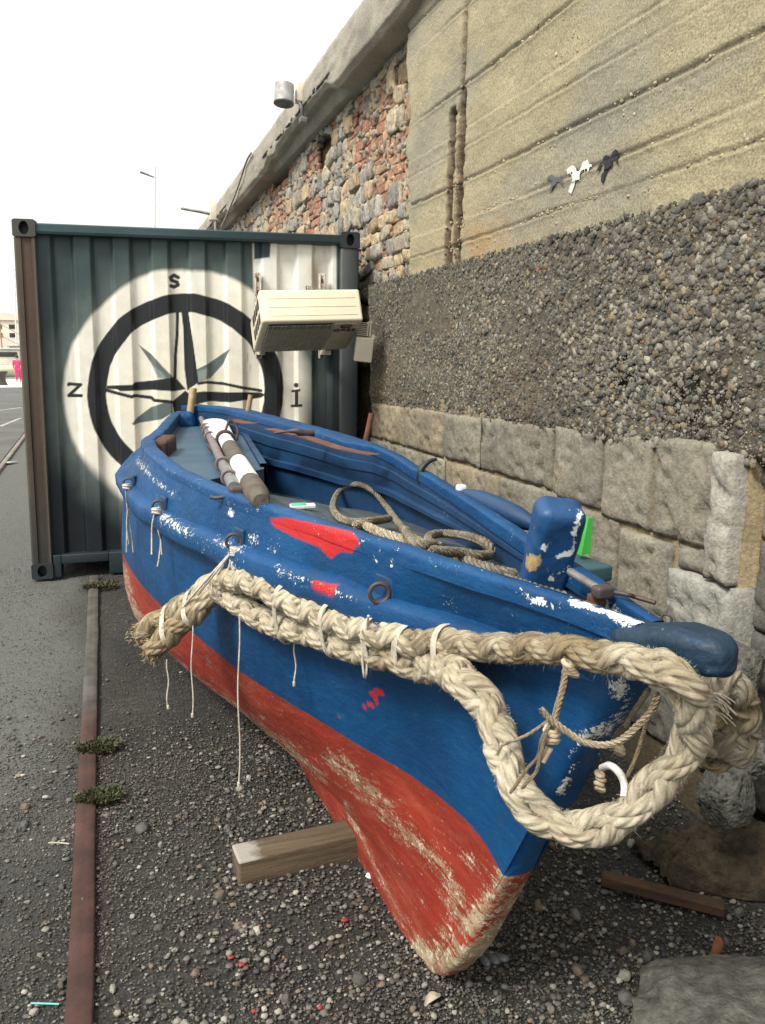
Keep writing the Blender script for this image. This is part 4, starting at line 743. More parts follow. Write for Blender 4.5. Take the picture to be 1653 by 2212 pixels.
BX = (float(XC(3.3)), 3.3, 0)
boat = thing('fishing_boat', 'blue and red wooden fishing boat resting on its keel beside the wall', 'boat', BX)
def lnpts(pts): return pts
def paint(P):
    u, v = survey(P); z = P[..., 2]; Y = P[..., 1]; wl_ = z - line('W', Y)[1]; near = P[..., 0] < XC(Y) + .045
    wear = 0 * u + .05; bare = 0 * u; red = 0 * u
    def wl_line(pts, w, s):
        nonlocal wear; wear = np.maximum(wear, s * np.exp(-(seg_px(u, v, pts) / w) ** 2))
    def bl_line(pts, w, s):
        nonlocal bare; bare = np.maximum(bare, s * np.exp(-(seg_px(u, v, pts) / w) ** 2))
    # chipped paint: rub rail edge, bow, gunwale
    wl_line([(352, 1116), (420, 1165), (470, 1200), (515, 1232)], 17, .5); wl_line([(300, 1000), (330, 1035), (380, 1070)], 10, .42); wl_line([(470, 1165), (520, 1190)], 16, .5); wl_line([(600, 1230), (720, 1280), (830, 1330)], 9, .5)
    wl_line([(1240, 1300), (1320, 1325), (1410, 1358)], 11, .72); wl_line([(1340, 1345), (1410, 1375)], 16, .6); wl_line([(1150, 1298), (1180, 1310)], 13, .85)
    wl_line([(1335, 1480), (1350, 1520), (1320, 1570), (1262, 1590)], 24, .62); wl_line([(1250, 1600), (1205, 1735)], 8, .72); wl_line([(1340, 1600), (1290, 1640)], 10, .4)
    for a, b, r_, s_ in ((500, 1110, 9, .9), (780, 1170, 8, .5), (845, 1221, 8, .9), (815, 1212, 6, .6), (1010, 1255, 8, .5), (960, 1245, 7, .45), (855, 1335, 10, .7), (735, 1345, 9, .55), (545, 1165, 20, .45), (590, 1188, 20, .4), (640, 1310, 16, .5), (770, 1365, 14, .5), (1130, 1280, 10, .4), (975, 1300, 18, .3), (1215, 1690, 8, .5), (1290, 1470, 16, .4), (1300, 1560, 18, .5)):
        wear = np.maximum(wear, s_ * np.exp(-((u - a) ** 2 + (v - b) ** 2) / r_ ** 2))
    wear = wear * 1.1 + .16 * np.exp(-(seg_px(u, v, [(300, 985), (500, 1080), (780, 1168), (1230, 1300)]) / 16) ** 2) + .10 + .07 * sst(1.0, 1.08, z)
    red = np.maximum(red, sst(13, -9, poly_sd(u, v, [(583, 1118), (620, 1120), (690, 1135), (760, 1150), (776, 1170), (760, 1192), (735, 1190), (715, 1205), (690, 1180), (640, 1160), (592, 1135)])))
    red = np.maximum(red, sst(8, -5, poly_sd(u, v, [(668, 1250), (730, 1265), (728, 1277), (690, 1272)])) * .9)
    red = np.maximum(red, sst(3, -3, poly_sd(u, v, [(790, 1487), (835, 1492), (832, 1502), (805, 1506)]))); red = np.maximum(red, sst(3, -3, poly_sd(u, v, [(770, 1528), (815, 1512), (818, 1525), (795, 1530)]))); red = np.maximum(red, .55 * np.exp(-(seg_px(u, v, [(880, 1545), (905, 1525)]) / 4) ** 2) + .6 * np.exp(-(seg_px(u, v, [(725, 1548), (745, 1550)]) / 3) ** 2) + .5 * np.exp(-(seg_px(u, v, [(850, 1498), (875, 1495)]) / 3) ** 2))
    red = np.where(wl_ > .01, red, 0)
    # bare, scraped wood low on the red bottom
    bl_line([(262, 1220), (285, 1310), (330, 1385), (400, 1450), (500, 1525), (600, 1600), (700, 1680)], 13, .62); bl_line([(745, 1735), (800, 1850), (860, 1975), (900, 2050)], 8, .55); bl_line([(720, 1640), (800, 1720), (880, 1800), (960, 1880), (985, 1950), (960, 2040)], 24, .62)
    bl_line([(1142, 1925), (1100, 1990), (1030, 2060), (955, 2085), (905, 2050)], 30, 1.0); bl_line([(1090, 1900), (1045, 1965), (1010, 2010)], 30, .85); bl_line([(560, 1560), (640, 1620)], 14, .5); bl_line([(1000, 1850), (1060, 1900)], 16, .45)
    bare = bare + .14
    far = ~near; return dict(wl=wl_.ravel(), wear=np.where(far, .26, wear).ravel(), red=np.where(far, 0, red).ravel(), bare=bare.ravel())
nt = 300; Tn = np.linspace(0, 1, nt) ** 1.15
def hull_side(far):
    sg = 1 if far else -1; sfx = 'F' if far else ''
    rows = []
    for k in ('K', 'R', 'G', 'W', 'U', 'S'):
        a = LN[k + sfx]; Y = a[0, 0] + (a[-1, 0] - a[0, 0]) * Tn; b, z = line(k + sfx, Y); rows.append(np.stack([Y, b, z], -1))
    rows = np.array(rows)            # 6,nt,3
    out = []
    for j in np.linspace(0, 1, 8, endpoint=False): out.append(rows[0] * (1 - j) + rows[1] * j)
    # smooth spline R-G-W-U
    for i in range(1, 4):
        p0 = rows[i - 1] if i > 1 else rows[1]; p1, p2 = rows[i], rows[i + 1]; p3_ = rows[i + 2] if i < 3 else rows[4] + (rows[4] - rows[3]) * .4
        n_ = {1: 16, 2: 22, 3: 30}[i]
        for j in np.linspace(0, 1, n_, endpoint=False):
            m1 = (p2 - p0) * .5; m2 = (p3_ - p1) * .5
            if i == 1: m1 = (p2 - p1) * np.array([1, .35, 1.])       # hollow garboard
            h = (2 * j ** 3 - 3 * j ** 2 + 1) * p1 + (j ** 3 - 2 * j ** 2 + j) * m1 + (-2 * j ** 3 + 3 * j ** 2) * p2 + (j ** 3 - j ** 2) * m2; out.append(h)
    for j in np.linspace(0, 1, 12): out.append(rows[4] * (1 - j) + rows[5] * j)
    Q = np.array(out); P = np.stack([XC(Q[..., 0]) + sg * Q[..., 1], Q[..., 0], Q[..., 2]], -1)
    P[..., 0] += sg * (fbm(P * [2, 2, 2], 3, 301) - .5) * .012
    return P
mb = MB(); PN = hull_side(False); PF = hull_side(True); mb.grid(PN, **paint(PN)); mb.grid(PF, **paint(PF)); P = np.stack([PN[0], PF[0]], 0); mb.grid(P, **paint(P))
mb.build('hull', M['boat'], boat)
# stem post
SP = np.array([(1.74, -.004), (1.67, .006), (1.605, .05), (1.545, .12), (1.475, .22), (1.40, .36), (1.325, .5), (1.258, .64), (1.18, .76), (1.112, .89), (1.055, .98), (.995, 1.08), (.95, 1.16)])
C3 = np.stack([0 * SP[:, 0], SP[:, 0], SP[:, 1]], 1); C3, _ = smooth_path(C3, .012); T = np.gradient(C3, axis=0); T /= np.linalg.norm(T, axis=1)[:, None]; Nv = np.stack([0 * T[:, 0], -T[:, 2], T[:, 1]], 1); Nv *= np.sign((Nv @ [0, -1, .0]))[:, None] + .0
prof = [(-.036, -.10), (-.037, -.02), (-.034, -.006), (-.024, .0), (0, .003), (.024, .0), (.034, -.006), (.037, -.02), (.036, -.10)]
hw = np.interp(C3[:, 2], [0, .05, .2, 1.2], [.70, .8, 1., 1.])
P = np.stack([np.stack([XC(C3[:, 1]) + a * hw, C3[:, 1] + b * Nv[:, 1], C3[:, 2] + b * Nv[:, 2]], 1) for a, b in prof], 1); P[..., 2] = np.minimum(P[..., 2], 1.15); P += ((fbm(P * 30, 3, 311) - .5) * .006)[..., None]
mb = MB().grid(P, **paint(P)); mb.build('stem', M['boat'], boat)
t = NT('dark_teal_paint'); c = t.mix(t.ramp(t.noise(8, 5), .3, .7), (.002, .015, .034), (.004, .026, .056)); c = t.mix(t.ramp(t.noise(60, 6, .8), .62, .70, 0, .6), c, (.2, .3, .33)); c = t.mix(t.ramp(t.noise(24, 6, .7, stretch=(1, .3, 1)), .58, .66, 0, .5), c, (.01, .06, .13)); M['tealpaint'] = t.done(c, .6, t.bump(t.noise(50, 5), .5, .006, t.bump(t.noise(14, 4), .5, .015)))
def capfn(v): k = sst(.12, -.13, v[:, 1]); w = v.copy(); w[:, 0] *= 1.25 - .75 * (1 - sst(-.15, -.02, v[:, 1])) ** 1.5; w[:, 2] += -.012 * (1 - sst(-.15, .0, v[:, 1])) - .0; return w
mb = MB(); v, f = rbox2((.072, .225, .078), .027, 36); v = capfn(v); v[:, 2] *= 1 - .28 * sst(0, -.115, v[:, 1]); v[:, 2] += .046 * sst(.10, -.12, v[:, 1]); v += ((fbm(v * 16, 4, 4) - .5) * .012)[:, None]; mb.add(v + [XC(.93), .93, 1.133], f); mb.build('stem_head', M['tealpaint'], boat)
# gunwale caps
def cap(far):
    sg = 1 if far else -1; Y = np.linspace(.985, 5.68, 220); b, z = line('SF' if far else 'S', Y); bi, _ = inner_b(Y, far); bo = b + .003; h = .022
    prof = [(1.0, -1.6), (1.0, -.6), (.97, -.25), (.88, -.04), (.7, .06), (.4, .06), (.1, 0), (.02, -.12), (0, -.4), (0, -1.4)]
    if far: prof = [(1.0, -1.6), (1.0, -.2), (.985, -.02), (.95, .06), (.5, .10), (.05, .06), (.015, -.02), (0, -.2), (0, -1.4)]
    P = np.stack([np.stack([XC(Y) + sg * (bi + (bo - bi) * a), Y, z + .012 + h * e], 1) for a, e in prof], 1); P[..., 2] += (fbm(P * 9, 3, 321) - .5) * .008; return P
for far in (False, True): P = cap(far); MB().grid(P, **paint(P)).build('gunwale', M['boat'], boat)
# rub rail along both sides
for far in (False, True):
    sg = 1 if far else -1; Y = np.linspace(1.05, 5.62, 260); b, z = line('UF' if far else 'U', Y); k = np.clip((Y - 1.05) * 3, .03, 1)
    prof = [(-.012, .012), (.008, .008), (.030, .0), (.038, -.010), (.037, -.055), (.030, -.070), (.010, -.078), (-.012, -.08)]
    P = np.stack([np.stack([XC(Y) + sg * (b + a * k), Y, z + e * k], 1) for a, e in prof], 1); P[..., 0] += sg * (fbm(P * 8, 3, 331) - .5) * .012; P[..., 2] += (fbm(P * 6, 3, 333) - .5) * .016
    MB().grid(P, **paint(P)).build('rub_rail', M['boat'], boat)
# inner bulwark faces with their stringer
t = NT('inner_blue_paint'); wr = t.attr('wear'); n2 = t.noise(45, 8, .75); n1 = t.noise(5, 5, .6)
c = t.mix(t.ramp(n1, .3, .7), (.003, .029, .085), (.006, .045, .122)); c = t.mix(t.ramp(t.noise(60, 5, .7, stretch=(1, .1, 1)), .55, .7, 0, .4), c, (.015, .03, .06)); ck = t.math('ADD', wr, t.math('MULTIPLY', t.math('SUBTRACT', n2, .5), 2.)); c = t.mix(t.ramp(ck, .55, .68), c, (.33, .42, .45)); M['innerblue'] = t.done(c, .55, t.bump(n2, .4, .004, t.bump(n1, .3, .02)))
mb = MB()
for far in (False, True):
    sg = 1 if far else -1; Y = np.linspace(1.05, 5.6, 200); bi, z = inner_b(Y, far); zd = deck_z(Y); rows = []
    st = .026 * sst(1.9, 2.4, Y)
    for f_, o in ((0, 0), (.16, 0), (.17, .012), (.30, .012), (.31, 0), (.47, 0), (.475, 1), (.55, 1), (.555, 0), (.57, 0), (1.0, 0)): rows.append(np.stack([XC(Y) + sg * (np.maximum(bi + .006 - (st if o == 1 else (.008 if o else 0)), 0)), Y, (z - .01) * (1 - f_) + (zd - .02) * f_], 1))
    P = np.array(rows); w = .12 + .25 * np.exp(-((P[..., 1] - 2.3) / .5) ** 2) * (P[..., 2] > z[None] - .09); mb.grid(P, wear=w.ravel())
mb.build('inner_bulwark', M['innerblue'], boat, smooth=False)
# planked deck
t = NT('grey_deck_planks'); sx = t.n('ShaderNodeSeparateXYZ'); t.l(t.obj(), sx.inputs[0]); w = t.math('ADD', sx.outputs['X'], t.math('MULTIPLY', sx.outputs['Y'], .065)); fr_ = t.math('FRACT', t.math('MULTIPLY', w, 15.)); d = t.math('ABSOLUTE', t.math('SUBTRACT', fr_, .5)); seam = t.ramp(d, .45, .49)
nn = t.noise(40, 6, .7, stretch=(1, .07, 1)); c = t.mix(t.ramp(nn, .35, .65), (.06, .082, .10), (.028, .042, .055)); c = t.mix(seam, c, (.008, .012, .018)); c = t.mix(t.ramp(t.noise(50, 5, .8), .7, .76, 0, .6), c, (.3, .33, .33)); M['deck'] = t.done(c, .65, t.bump(t.math('SUBTRACT', t.math('MULTIPLY', nn, .3), seam), .6, .006))
Y = np.linspace(1.0, 5.6, 120); bn, _ = inner_b(Y, False); bf, _ = inner_b(Y, True); P = np.stack([np.stack([XC(Y) + (-bn - .012) * (1 - a) + (bf + .02) * a, Y, deck_z(Y, (-bn - .012) * (1 - a) + (bf + .02) * a)], 1) for a in np.linspace(0, 1, 24)], 1)
MB().grid(P).build('deck', M['deck'], boat)
# raised stern deck and its coaming
SD = 1.13; Y = np.linspace(2.98, 5.6, 50); bn, _ = inner_b(Y, False); bf, _ = inner_b(Y, True); qf = np.interp(Y, [2.98, 3.25, 5.4, 5.6], [-.34, -.035, .33, .2]); qf = np.minimum(qf, bf); P = np.stack([np.stack([XC(Y) + (-bn - .01) * (1 - a) + qf * a, Y, SD + 0 * Y], 1) for a in np.linspace(0, 1, 8)], 1)
lo = P[:, -1].copy(); lo[:, 2] = deck_z(lo[:, 1]); ft = P[0].copy(); ft[:, 2] = deck_z(2.98)
t = NT('faded_blue_canvas_deck'); c = t.mix(t.ramp(t.noise(6, 5), .3, .7), (.024, .068, .115), (.042, .09, .13)); c = t.mix(t.ramp(t.noise(50, 6, .8), .64, .74, 0, .5), c, (.015, .05, .11)); rd = t.ramp(t.math('ADD', t.attr('red'), t.math('MULTIPLY', t.math('SUBTRACT', t.noise(120, 3, .8), .5), .4)), .4, .6); c = t.mix(rd, c, (.42, .035, .04)); M['sterndeck'] = t.done(c, .6, t.bump(t.noise(60, 4), .3, .004))
u, v = survey(P); rd = sst(6, -6, poly_sd(u, v, [(372, 1018), (400, 1018), (440, 1032), (400, 1036)]))
Pd = np.stack([np.stack([XC(Y) + (-bn - .01) * (1 - a) + qf * a, Y, SD + 0 * Y], 1) for a in np.linspace(0, 1, 60)], 1); Yd = np.linspace(2.98, 5.6, 240); bn2, _ = inner_b(Yd, False); bf2, _ = inner_b(Yd, True); q2 = np.minimum(np.interp(Yd, [2.98, 3.25, 5.4, 5.6], [-.34, -.035, .33, .2]), bf2); Pd = np.stack([np.stack([XC(Yd) + (-bn2 - .01) * (1 - a) + q2 * a, Yd, SD + 0 * Yd], 1) for a in np.linspace(0, 1, 50)], 1); u, v = survey(Pd)
rd = sst(6, -6, poly_sd(u, v, [(372, 1016), (400, 1016), (442, 1032), (400, 1036), (380, 1030)])); mb = MB().grid(Pd, red=rd.ravel()); mb.grid(np.stack([P[:, -1], lo], 1)); mb.grid(np.stack([P[0], ft], 1)); mb.build('stern_deck', M['sterndeck'], boat)
mb = MB(); e = P[6:, -1]; k = np.array([[-.014, 0, -.01], [-.014, 0, .016], [.014, 0, .016], [.014, 0, -.1]]); mb.grid(np.stack([e + q for q in k], 1), wear=.3); mb.build('coaming', M['innerblue'], boat, smooth=False)
# dark bare wood in the near stern quarter
q = [at_y(*p_) for p_ in ((326, 962, 4.2), (366, 936, 4.7), (372, 962, 4.7), (358, 1000, 4.3), (330, 985, 4.2))]
t = NT('rotten_brown_wood'); c = t.mix(t.ramp(t.noise(30, 6, .75, stretch=(1, .3, 1)), .35, .65), (.10, .045, .028), (.03, .018, .015)); M['rotwood'] = t.done(c, .85, t.bump(t.noise(50, 5), .6, .008))
pk = at_z(350, 970, 1.15); mb = MB(); mb.rbox(pk, (.10, .34, .11), .02, 4, (0, 0, -.20)); mb.build('quarter_knee', M['rotwood'], boat)
# stern head block, thole pins, plates
mb = MB(); pS = at_y(398, 908, 5.52); v, f = rbox2((.17, .16, .12), .045, 24); v[:, 2] += (fbm(v * 14, 3, 9) - .5) * .02; v[:, 0] *= 1 - .25 * sst(-.06, .06, v[:, 2]); Pq = v + pS; mb.add(Pq, f, **paint(Pq)); mb.build('stern_head', M['boat'], boat)
a, b = at_y(411, 892, 5.5), at_y(418, 838, 5.5); M['brass'] = basic('worn_brass', (.42, .30, .13), (.55, .45, .28), 30, .5, .2, 90, metal=.3); MB().tube(np.linspace(a, b, 8), [.024, .024, .025, .024], 12).build('thole_pin', M['brass'], boat)
for (u0, v0, u1, v1, y_, r_) in ((534, 900, 542, 853, 4.9, .016), (786, 972, 803, 893, 3.35, .013)):
    a, b = at_y(u0, v0, y_), at_y(u1, v1, y_); MB().tube(np.linspace(a, b, 8), r_, 8).build('thole_pin', M['rust'] if y_ < 4 else M['pinwood'], boat)
def cap_top(u, v, lift=.03):
    d = ray(u, v)
    for t_ in np.arange(1, 7, .004):
        p = EYE + d * t_
        if p[2] < line('SF', np.array([p[1]]))[1][0] + lift: return p
for pts, w in (([(582, 927), (660, 945), (740, 970), (812, 984)], .05), ([(502, 908), (528, 913), (548, 916)], .06)):
    C, _ = smooth_path([cap_top(*q, .0165) for q in pts], .03); mb = MB(); sd_ = np.array([1., .1, 0]) * w / 2; up_ = np.array([0, 0, .004]); mb.grid(np.stack([C - sd_, C - sd_ + up_, C + sd_ + up_, C + sd_], 1)); mb.build('rust_plate', M['rust'], boat, smooth=False)
p0 = cap_top(655, 936, .03); MB().tube([p0 + [-.12, .05, .0], p0 + [-.04, 0, .012], p0, p0 + [.05, .0, .0]], [.005, .005, .018, .016], 8, step=.008).build('cap_bolt', M['darkiron'], boat)
# samson post
pb = at_y(1170, 1262, 1.36); pt = at_y(1216, 1086, 1.30); ax_ = pt - pb; Lp = np.linalg.norm(ax_) + .03; zz_ = Vector(ax_).to_track_quat('Z', 'Y').to_euler()
def postfn(v): w = v.copy(); k = sst(-Lp / 2, Lp / 2, v[:, 2])[:, None]; w[:, :2] *= (.96 + .1 * k); w += ((fbm(v * 18, 4, 5) - .5) * .009)[:, None]; return w
v, f = rbox2((.088, .075, Lp), .020, 40); v = postfn(v); R_ = np.array(Euler((zz_.x, zz_.y, -.25)).to_matrix())
Rq = np.array(Vector(ax_).to_track_quat('Z', 'Y').to_matrix()); cs, sn = math.cos(-.35), math.sin(-.35); zaxis = ax_ / np.linalg.norm(ax_); xaxis = np.array([math.cos(.28), -math.sin(.28), 0]); xaxis -= zaxis * (xaxis @ zaxis); xaxis /= np.linalg.norm(xaxis); yaxis = np.cross(zaxis, xaxis); Rq = np.stack([xaxis, yaxis, zaxis], 1)
Vw = v @ Rq.T + (pb + pt) / 2 - zaxis * .015; u, w_ = survey(Vw); d = paint(Vw); d['wear'] = .22 + .5 * np.exp(-(((u - 1175) / 14) ** 2 + ((w_ - 1185) / 12) ** 2)) + .45 * np.exp(-(seg_px(u, w_, [(1205, 1205), (1235, 1190), (1250, 1110)]) / 9) ** 2) + .4 * np.exp(-(seg_px(u, w_, [(1190, 1250), (1230, 1225)]) / 10) ** 2); d['red'] = 0 * u; d['wl'] = 0 * u + 1
bs = np.exp(-(((u - 1154) / 19) ** 2 + ((w_ - 1214) / 19) ** 2)); d['tan'] = 1.3 * bs
t = NT('samson_post_paint'); n2 = t.noise(42, 8, .72); n3 = t.noise(16, 7, .7); c = t.mix(t.ramp(t.noise(5, 5), .3, .7), (.004, .038, .115), (.007, .060, .175)); ck = t.math('ADD', t.attr('wear'), t.math('MULTIPLY', t.math('SUBTRACT', n2, .5), 2.3)); c = t.mix(t.ramp(ck, .62, .70), c, (.62, .66, .66)); tk = t.math('ADD', t.attr('tan'), t.math('ADD', t.math('MULTIPLY', t.math('SUBTRACT', t.noise(36, 5, .65), .5), 2.4), t.math('MULTIPLY', t.math('SUBTRACT', n2, .5), 1.2))); c = t.mix(t.ramp(tk, .5, .58), c, t.mix(t.ramp(n2, .4, .6), (.42, .30, .15), (.28, .19, .09))); M['samson'] = t.done(c, .5, t.bump(n3, .4, .006))
mb = MB().add(Vw, f, **d); mb.build('samson_post', M['samson'], boat)
# ring plates on the outer bulwark, ring bolts on the deck edge
def ring(c, R0, r, nrm, a0=0, a1=6.2832, up=(0, 0, 1)):
    n_ = np.asarray(nrm, float); n_ /= np.linalg.norm(n_); u_ = np.cross(up, n_); u_ /= np.linalg.norm(u_); w_ = np.cross(n_, u_); th = np.linspace(a0, a1, 20)[:, None]; return np.asarray(c) + R0 * (np.cos(th) * u_ + np.sin(th) * w_), r
EYES = []
for (u0, v0) in ((286, 1042), (352, 1092), (517, 1166), (835, 1276)):
    p = on_hull(u0, v0, .012); EYES.append(p)
    mb = MB(); rot = (0, 0, .06 + math.atan2(hull_b(p[1] + .1, p[2]) - hull_b(p[1] - .1, p[2]), .2)); mb.rbox(p + [.006, .02, 0], (.016, .062, .062), .006, 3, rot); o = mb.build('eye_plate', M['innerblue'], boat)
    C, r_ = ring(p + [-.016, -.0, -.004], .022, .005, (.2, 1, 0)); q = MB().tube(C, r_, 7).build('ring', M['darkiron'], None, origin=BX); q.location = (0, 0, 0); q.parent = o
for (u0, v0) in ((384, 1022), (700, 1134), (985, 1229), (1440, 1338)):
    d_ = ray(u0, v0); p = None
    for t_ in np.arange(.9, 6, .003):
        p = EYE + d_ * t_
        if p[0] - XC(p[1]) > -(inner_b(np.array([p[1]]), False)[0][0] - .012) and p[2] < 1.26 and u0 < 1400: break
        if u0 > 1400 and p[2] < 1.185: break
    C, r_ = ring(p, .017 if u0 < 1400 else .008, .0035 if u0 < 1400 else .002, (.9, .5, 0), -.4, 3.54); MB().tube(C, r_, 6).build('ring_bolt', M['darkiron'], boat)
# bow fittings: cleat bolt and a worn wooden patch, a thin metal rod along the far rail
pk = on_boat(1288, 1300, .02); mb = MB(); mb.tube([pk + [0, 0, -.02], pk + [0, 0, .012]], .016, 12); mb.rbox(pk + [-.02, .005, -.01], (.05, .03, .012), .004, 3, (0, 0, .4)); mb.build('mooring_cleat', M['rust'], boat)
t = NT('bare_bow_wood'); M['bowwood'] = basic('bare_bow_wood', (.36, .25, .13), (.2, .14, .08), 30, .7, .4, 80, stretch=(1, .15, 1))
mb = MB(); Y = np.linspace(1.08, 1.33, 16); b, z = line('S', Y); bi, _ = inner_b(Y, False); P = np.stack([np.stack([XC(Y) - bi - .012 + .03 * a * np.sin(np.pi * np.linspace(.05, .95, 16)), Y, z + .0145 - .012 * a], 1) for a in np.linspace(0, 1, 5)], 1); mb.grid(P); mb.build('worn_covering_board', M['bowwood'], boat)
mb = MB(); a, b = on_boat(1232, 1235, .03), on_boat(1302, 1278, .02); mb.tube(np.linspace(a, b, 6), .008, 8); o = mb.build('fastening_rod', M['galv'], boat); q = MB().rbox(b, (.034, .026, .022), .006, 3).tube([b + [.01, 0, 0], b + [.03, -.03, .0], b + [.05, -.02, -.008], b + [.07, -.05, -.012]], .004, 6, step=.005).build('shackle', M['darkiron'], None, origin=BX); q.location = (0, 0, 0); q.parent = o
# far-side fittings standing above the rail: rowlock horn and a bit of blue tube
p = at_y(915, 1010, 2.62); MB().tube([p + [-.01, 0, -.05], p + [-.01, 0, -.01], p + [.02, 0, .02], p + [.05, 0, .028]], [.016, .014, .009, .006], 8, step=.008).build('rowlock', M['blackplastic'], boat)
# ------------------------------------------------------------------ ropes
def rope_mat(name, c1, c2, c3):
    t = NT(name); a = t.attr('along'); b = t.attr('around'); ph = t.math('ADD', t.math('MULTIPLY', a, 40.), t.math('MULTIPLY', b, 5.)); s = t.math('SINE', t.math('MULTIPLY', ph, 6.2832)); s01 = t.math('ADD', t.math('MULTIPLY', s, .5), .5)
    fine = t.noise(420, 4, .75); n1 = t.noise(14, 5, .65); n0 = t.noise(5, 4, .6)
    c = t.mix(t.ramp(n1, .35, .65), c1, c2); c = t.mix(t.ramp(n0, .52, .70, 0, .75), c, c3); c = t.mix(t.math('MULTIPLY', t.ramp(s01, .45, .0), .42), c, t.mix(1., c, (.6, .55, .48), 'MULTIPLY')); c = t.mix(t.ramp(fine, .3, .55, .45, 0), c, t.mix(1., c, (.45, .4, .33), 'MULTIPLY'))
    dk = t.attr('dirt'); c = t.mix(t.math('MULTIPLY', dk, t.ramp(n1, .3, .6, .5, 1)), c, c3)
    return t.done(c, .92, t.bump(s01, .8, .005, t.bump(fine, .9, .004)), 0, .2)
M['fatrope'] = rope_mat('weathered_hawser', (.69, .63, .49), (.54, .475, .345), (.30, .23, .135)); M['greyrope'] = rope_mat('grey_rope', (.36, .325, .25), (.26, .23, .17), (.17, .14, .10)); M['oldrope'] = rope_mat('dull_fender_rope', (.44, .42, .36), (.36, .33, .26), (.24, .18, .09))

def strand(mb, C, r, n=9, **kw):
    T, N, B = frames(C); L = np.r_[0, np.cumsum(np.linalg.norm(np.diff(C, axis=0), axis=1))]; th = np.linspace(0, 2 * np.pi, n, endpoint=False); rr = np.array(r * (1 + 0 * L)); rr[0] *= .55; rr[-1] *= .55
    P = C[:, None] + rr[:, None, None] * (np.cos(th)[None, :, None] * N[:, None] + np.sin(th)[None, :, None] * B[:, None]); al = np.repeat(L, n); ar = np.tile(th / 6.2832, len(L)); base = mb.n
    kw = {k: (np.repeat(np.interp(np.linspace(0, 1, len(L)), np.linspace(0, 1, len(v)), v), n) if np.ndim(v) else v) for k, v in kw.items()}
    mb.grid(P, False, True, along=al, around=ar, **kw); mb.f.append(np.array([list(range(base, base + n))[::-1]])); mb.f.append(np.array([list(range(base + (len(L) - 1) * n, base + len(L) * n))]))
def braid(mb, pts, R, pitch, dirt=0., fuzz=0, seed=0, step=.005, rs=1.):
    """square-plaited hawser: two pairs of strands laid left, two pairs laid right, over and under"""
    C, s = smooth_path(pts, step); T, N, B = frames(C); g = np.random.default_rng(seed); rs = np.interp(np.linspace(0, 1, len(C)), np.linspace(0, 1, len(rs)), rs) if np.ndim(rs) else rs + 0 * s; R0 = R; R = R * rs; wob = 1 + .10 * (fbm(np.stack([s * 14, 0 * s + seed, 0 * s], -1), 3, seed) - .5)
    n_d = len(np.atleast_1d(dirt)) if np.ndim(dirt) else 60; dirt = np.asarray(dirt, float) * np.ones(n_d)
    for hand in (1, -1):
        for k in range(2):
            for e in (-.5, .5):
                u = 2 * np.pi * s / pitch; th = hand * u + k * np.pi + e * .86 + .12 * (fbm(np.stack([s * 9, 0 * s + k + e, 0 * s + hand], -1), 2, seed + 7) - .5) + (.0 if hand > 0 else .4)
                rad = R * (.58 + hand * .125 * np.cos(2 * u)) * wob
                Q = C + (np.cos(th) * rad)[:, None] * N + (np.sin(th) * rad)[:, None] * B; strand(mb, Q, R * .425, 10, dirt=np.clip(np.asarray(dirt) + g.uniform(0, .35) + .25 * (fbm(np.stack([np.linspace(0, 40, n_d), np.full(n_d, k + e), np.full(n_d, hand * 1.)], -1), 3, seed) - .4), 0, 1))
    if fuzz:
        n = fuzz; i = g.integers(2, len(C) - 2, n); a = g.random(n) * 6.283; d = np.cos(a)[:, None] * N[i] + np.sin(a)[:, None] * B[i]; p = C[i] + d * R[i][:, None] * g.uniform(.84, 1.0, (n, 1)); tl = d * g.uniform(.05, .6, (n, 1)) + T[i] * g.normal(0, 1, (n, 1)) + g.normal(0, .4, (n, 3)); tl /= np.linalg.norm(tl, axis=1)[:, None]; ln = g.uniform(.003, .0075, (n, 1)) * (1 + 1.3 * (g.random((n, 1)) > .98)); w = np.cross(tl, d); w /= np.linalg.norm(w, axis=1)[:, None] + 1e-9; w *= .0003
        dn_ = np.array([0, 0, -.3]); q1 = p + tl * ln * .55; q2 = q1 + (tl + dn_) * ln * .5; V = np.stack([p - w, p + w, q1 + w * .8, q1 - w * .8, q2], 1).reshape(-1, 3); F4 = (np.arange(n) * 5)[:, None] + np.array([0, 1, 2, 3]); F3 = (np.arange(n) * 5)[:, None] + np.array([3, 2, 4]); dd_ = np.interp(i, np.linspace(0, len(C), len(dirt)), dirt) if np.ndim(dirt) else dirt; mb.add(V, [F4, F3], dirt=np.repeat(dd_ * np.ones(n), 5))
    return C
def laid(mb, pts, R, pitch, dirt=0., step=.005):
    C, s = smooth_path(pts, step); T, N, B = frames(C)
    for k in range(3): th = 2 * np.pi * s / pitch + k * 2.0944; strand(mb, C + .55 * R * (np.cos(th)[:, None] * N + np.sin(th)[:, None] * B), R * .50, 8, dirt=dirt)
    return C
def c3(x, y): return ((340 + x / 1.5027) / 1.4156, (1200 + y / 1.5027) / 1.4156)
def c4(x, y): return ((1300 + x / 1.589) / 1.4156, (1400 + y / 1.589) / 1.4156)
RR = .0305
hA = [(560, 862), (650, 874), (740, 917), (830, 967), (930, 1012), (1050, 1057), (1180, 1097), (1300, 1122), (1400, 1152), (1500, 1152), (1600, 1162)]
hB = [(480, 910), (550, 940), (620, 990), (700, 1040), (780, 1070), (850, 1085), (960, 1115), (1050, 1150), (1150, 1180), (1300, 1210), (1400, 1247), (1500, 1265)]
def hp(q, off=RR + .012): return on_hull(*q, off)
A_ = [at_y(*c3(122, 1118), 2.56), at_y(*c3(212, 1058), 2.55), at_y(*c3(305, 1003), 2.52), at_y(*c3(402, 934), 2.49), at_y(*c3(480, 876), 2.46)] + [hp(c3(*q)) for q in hA]
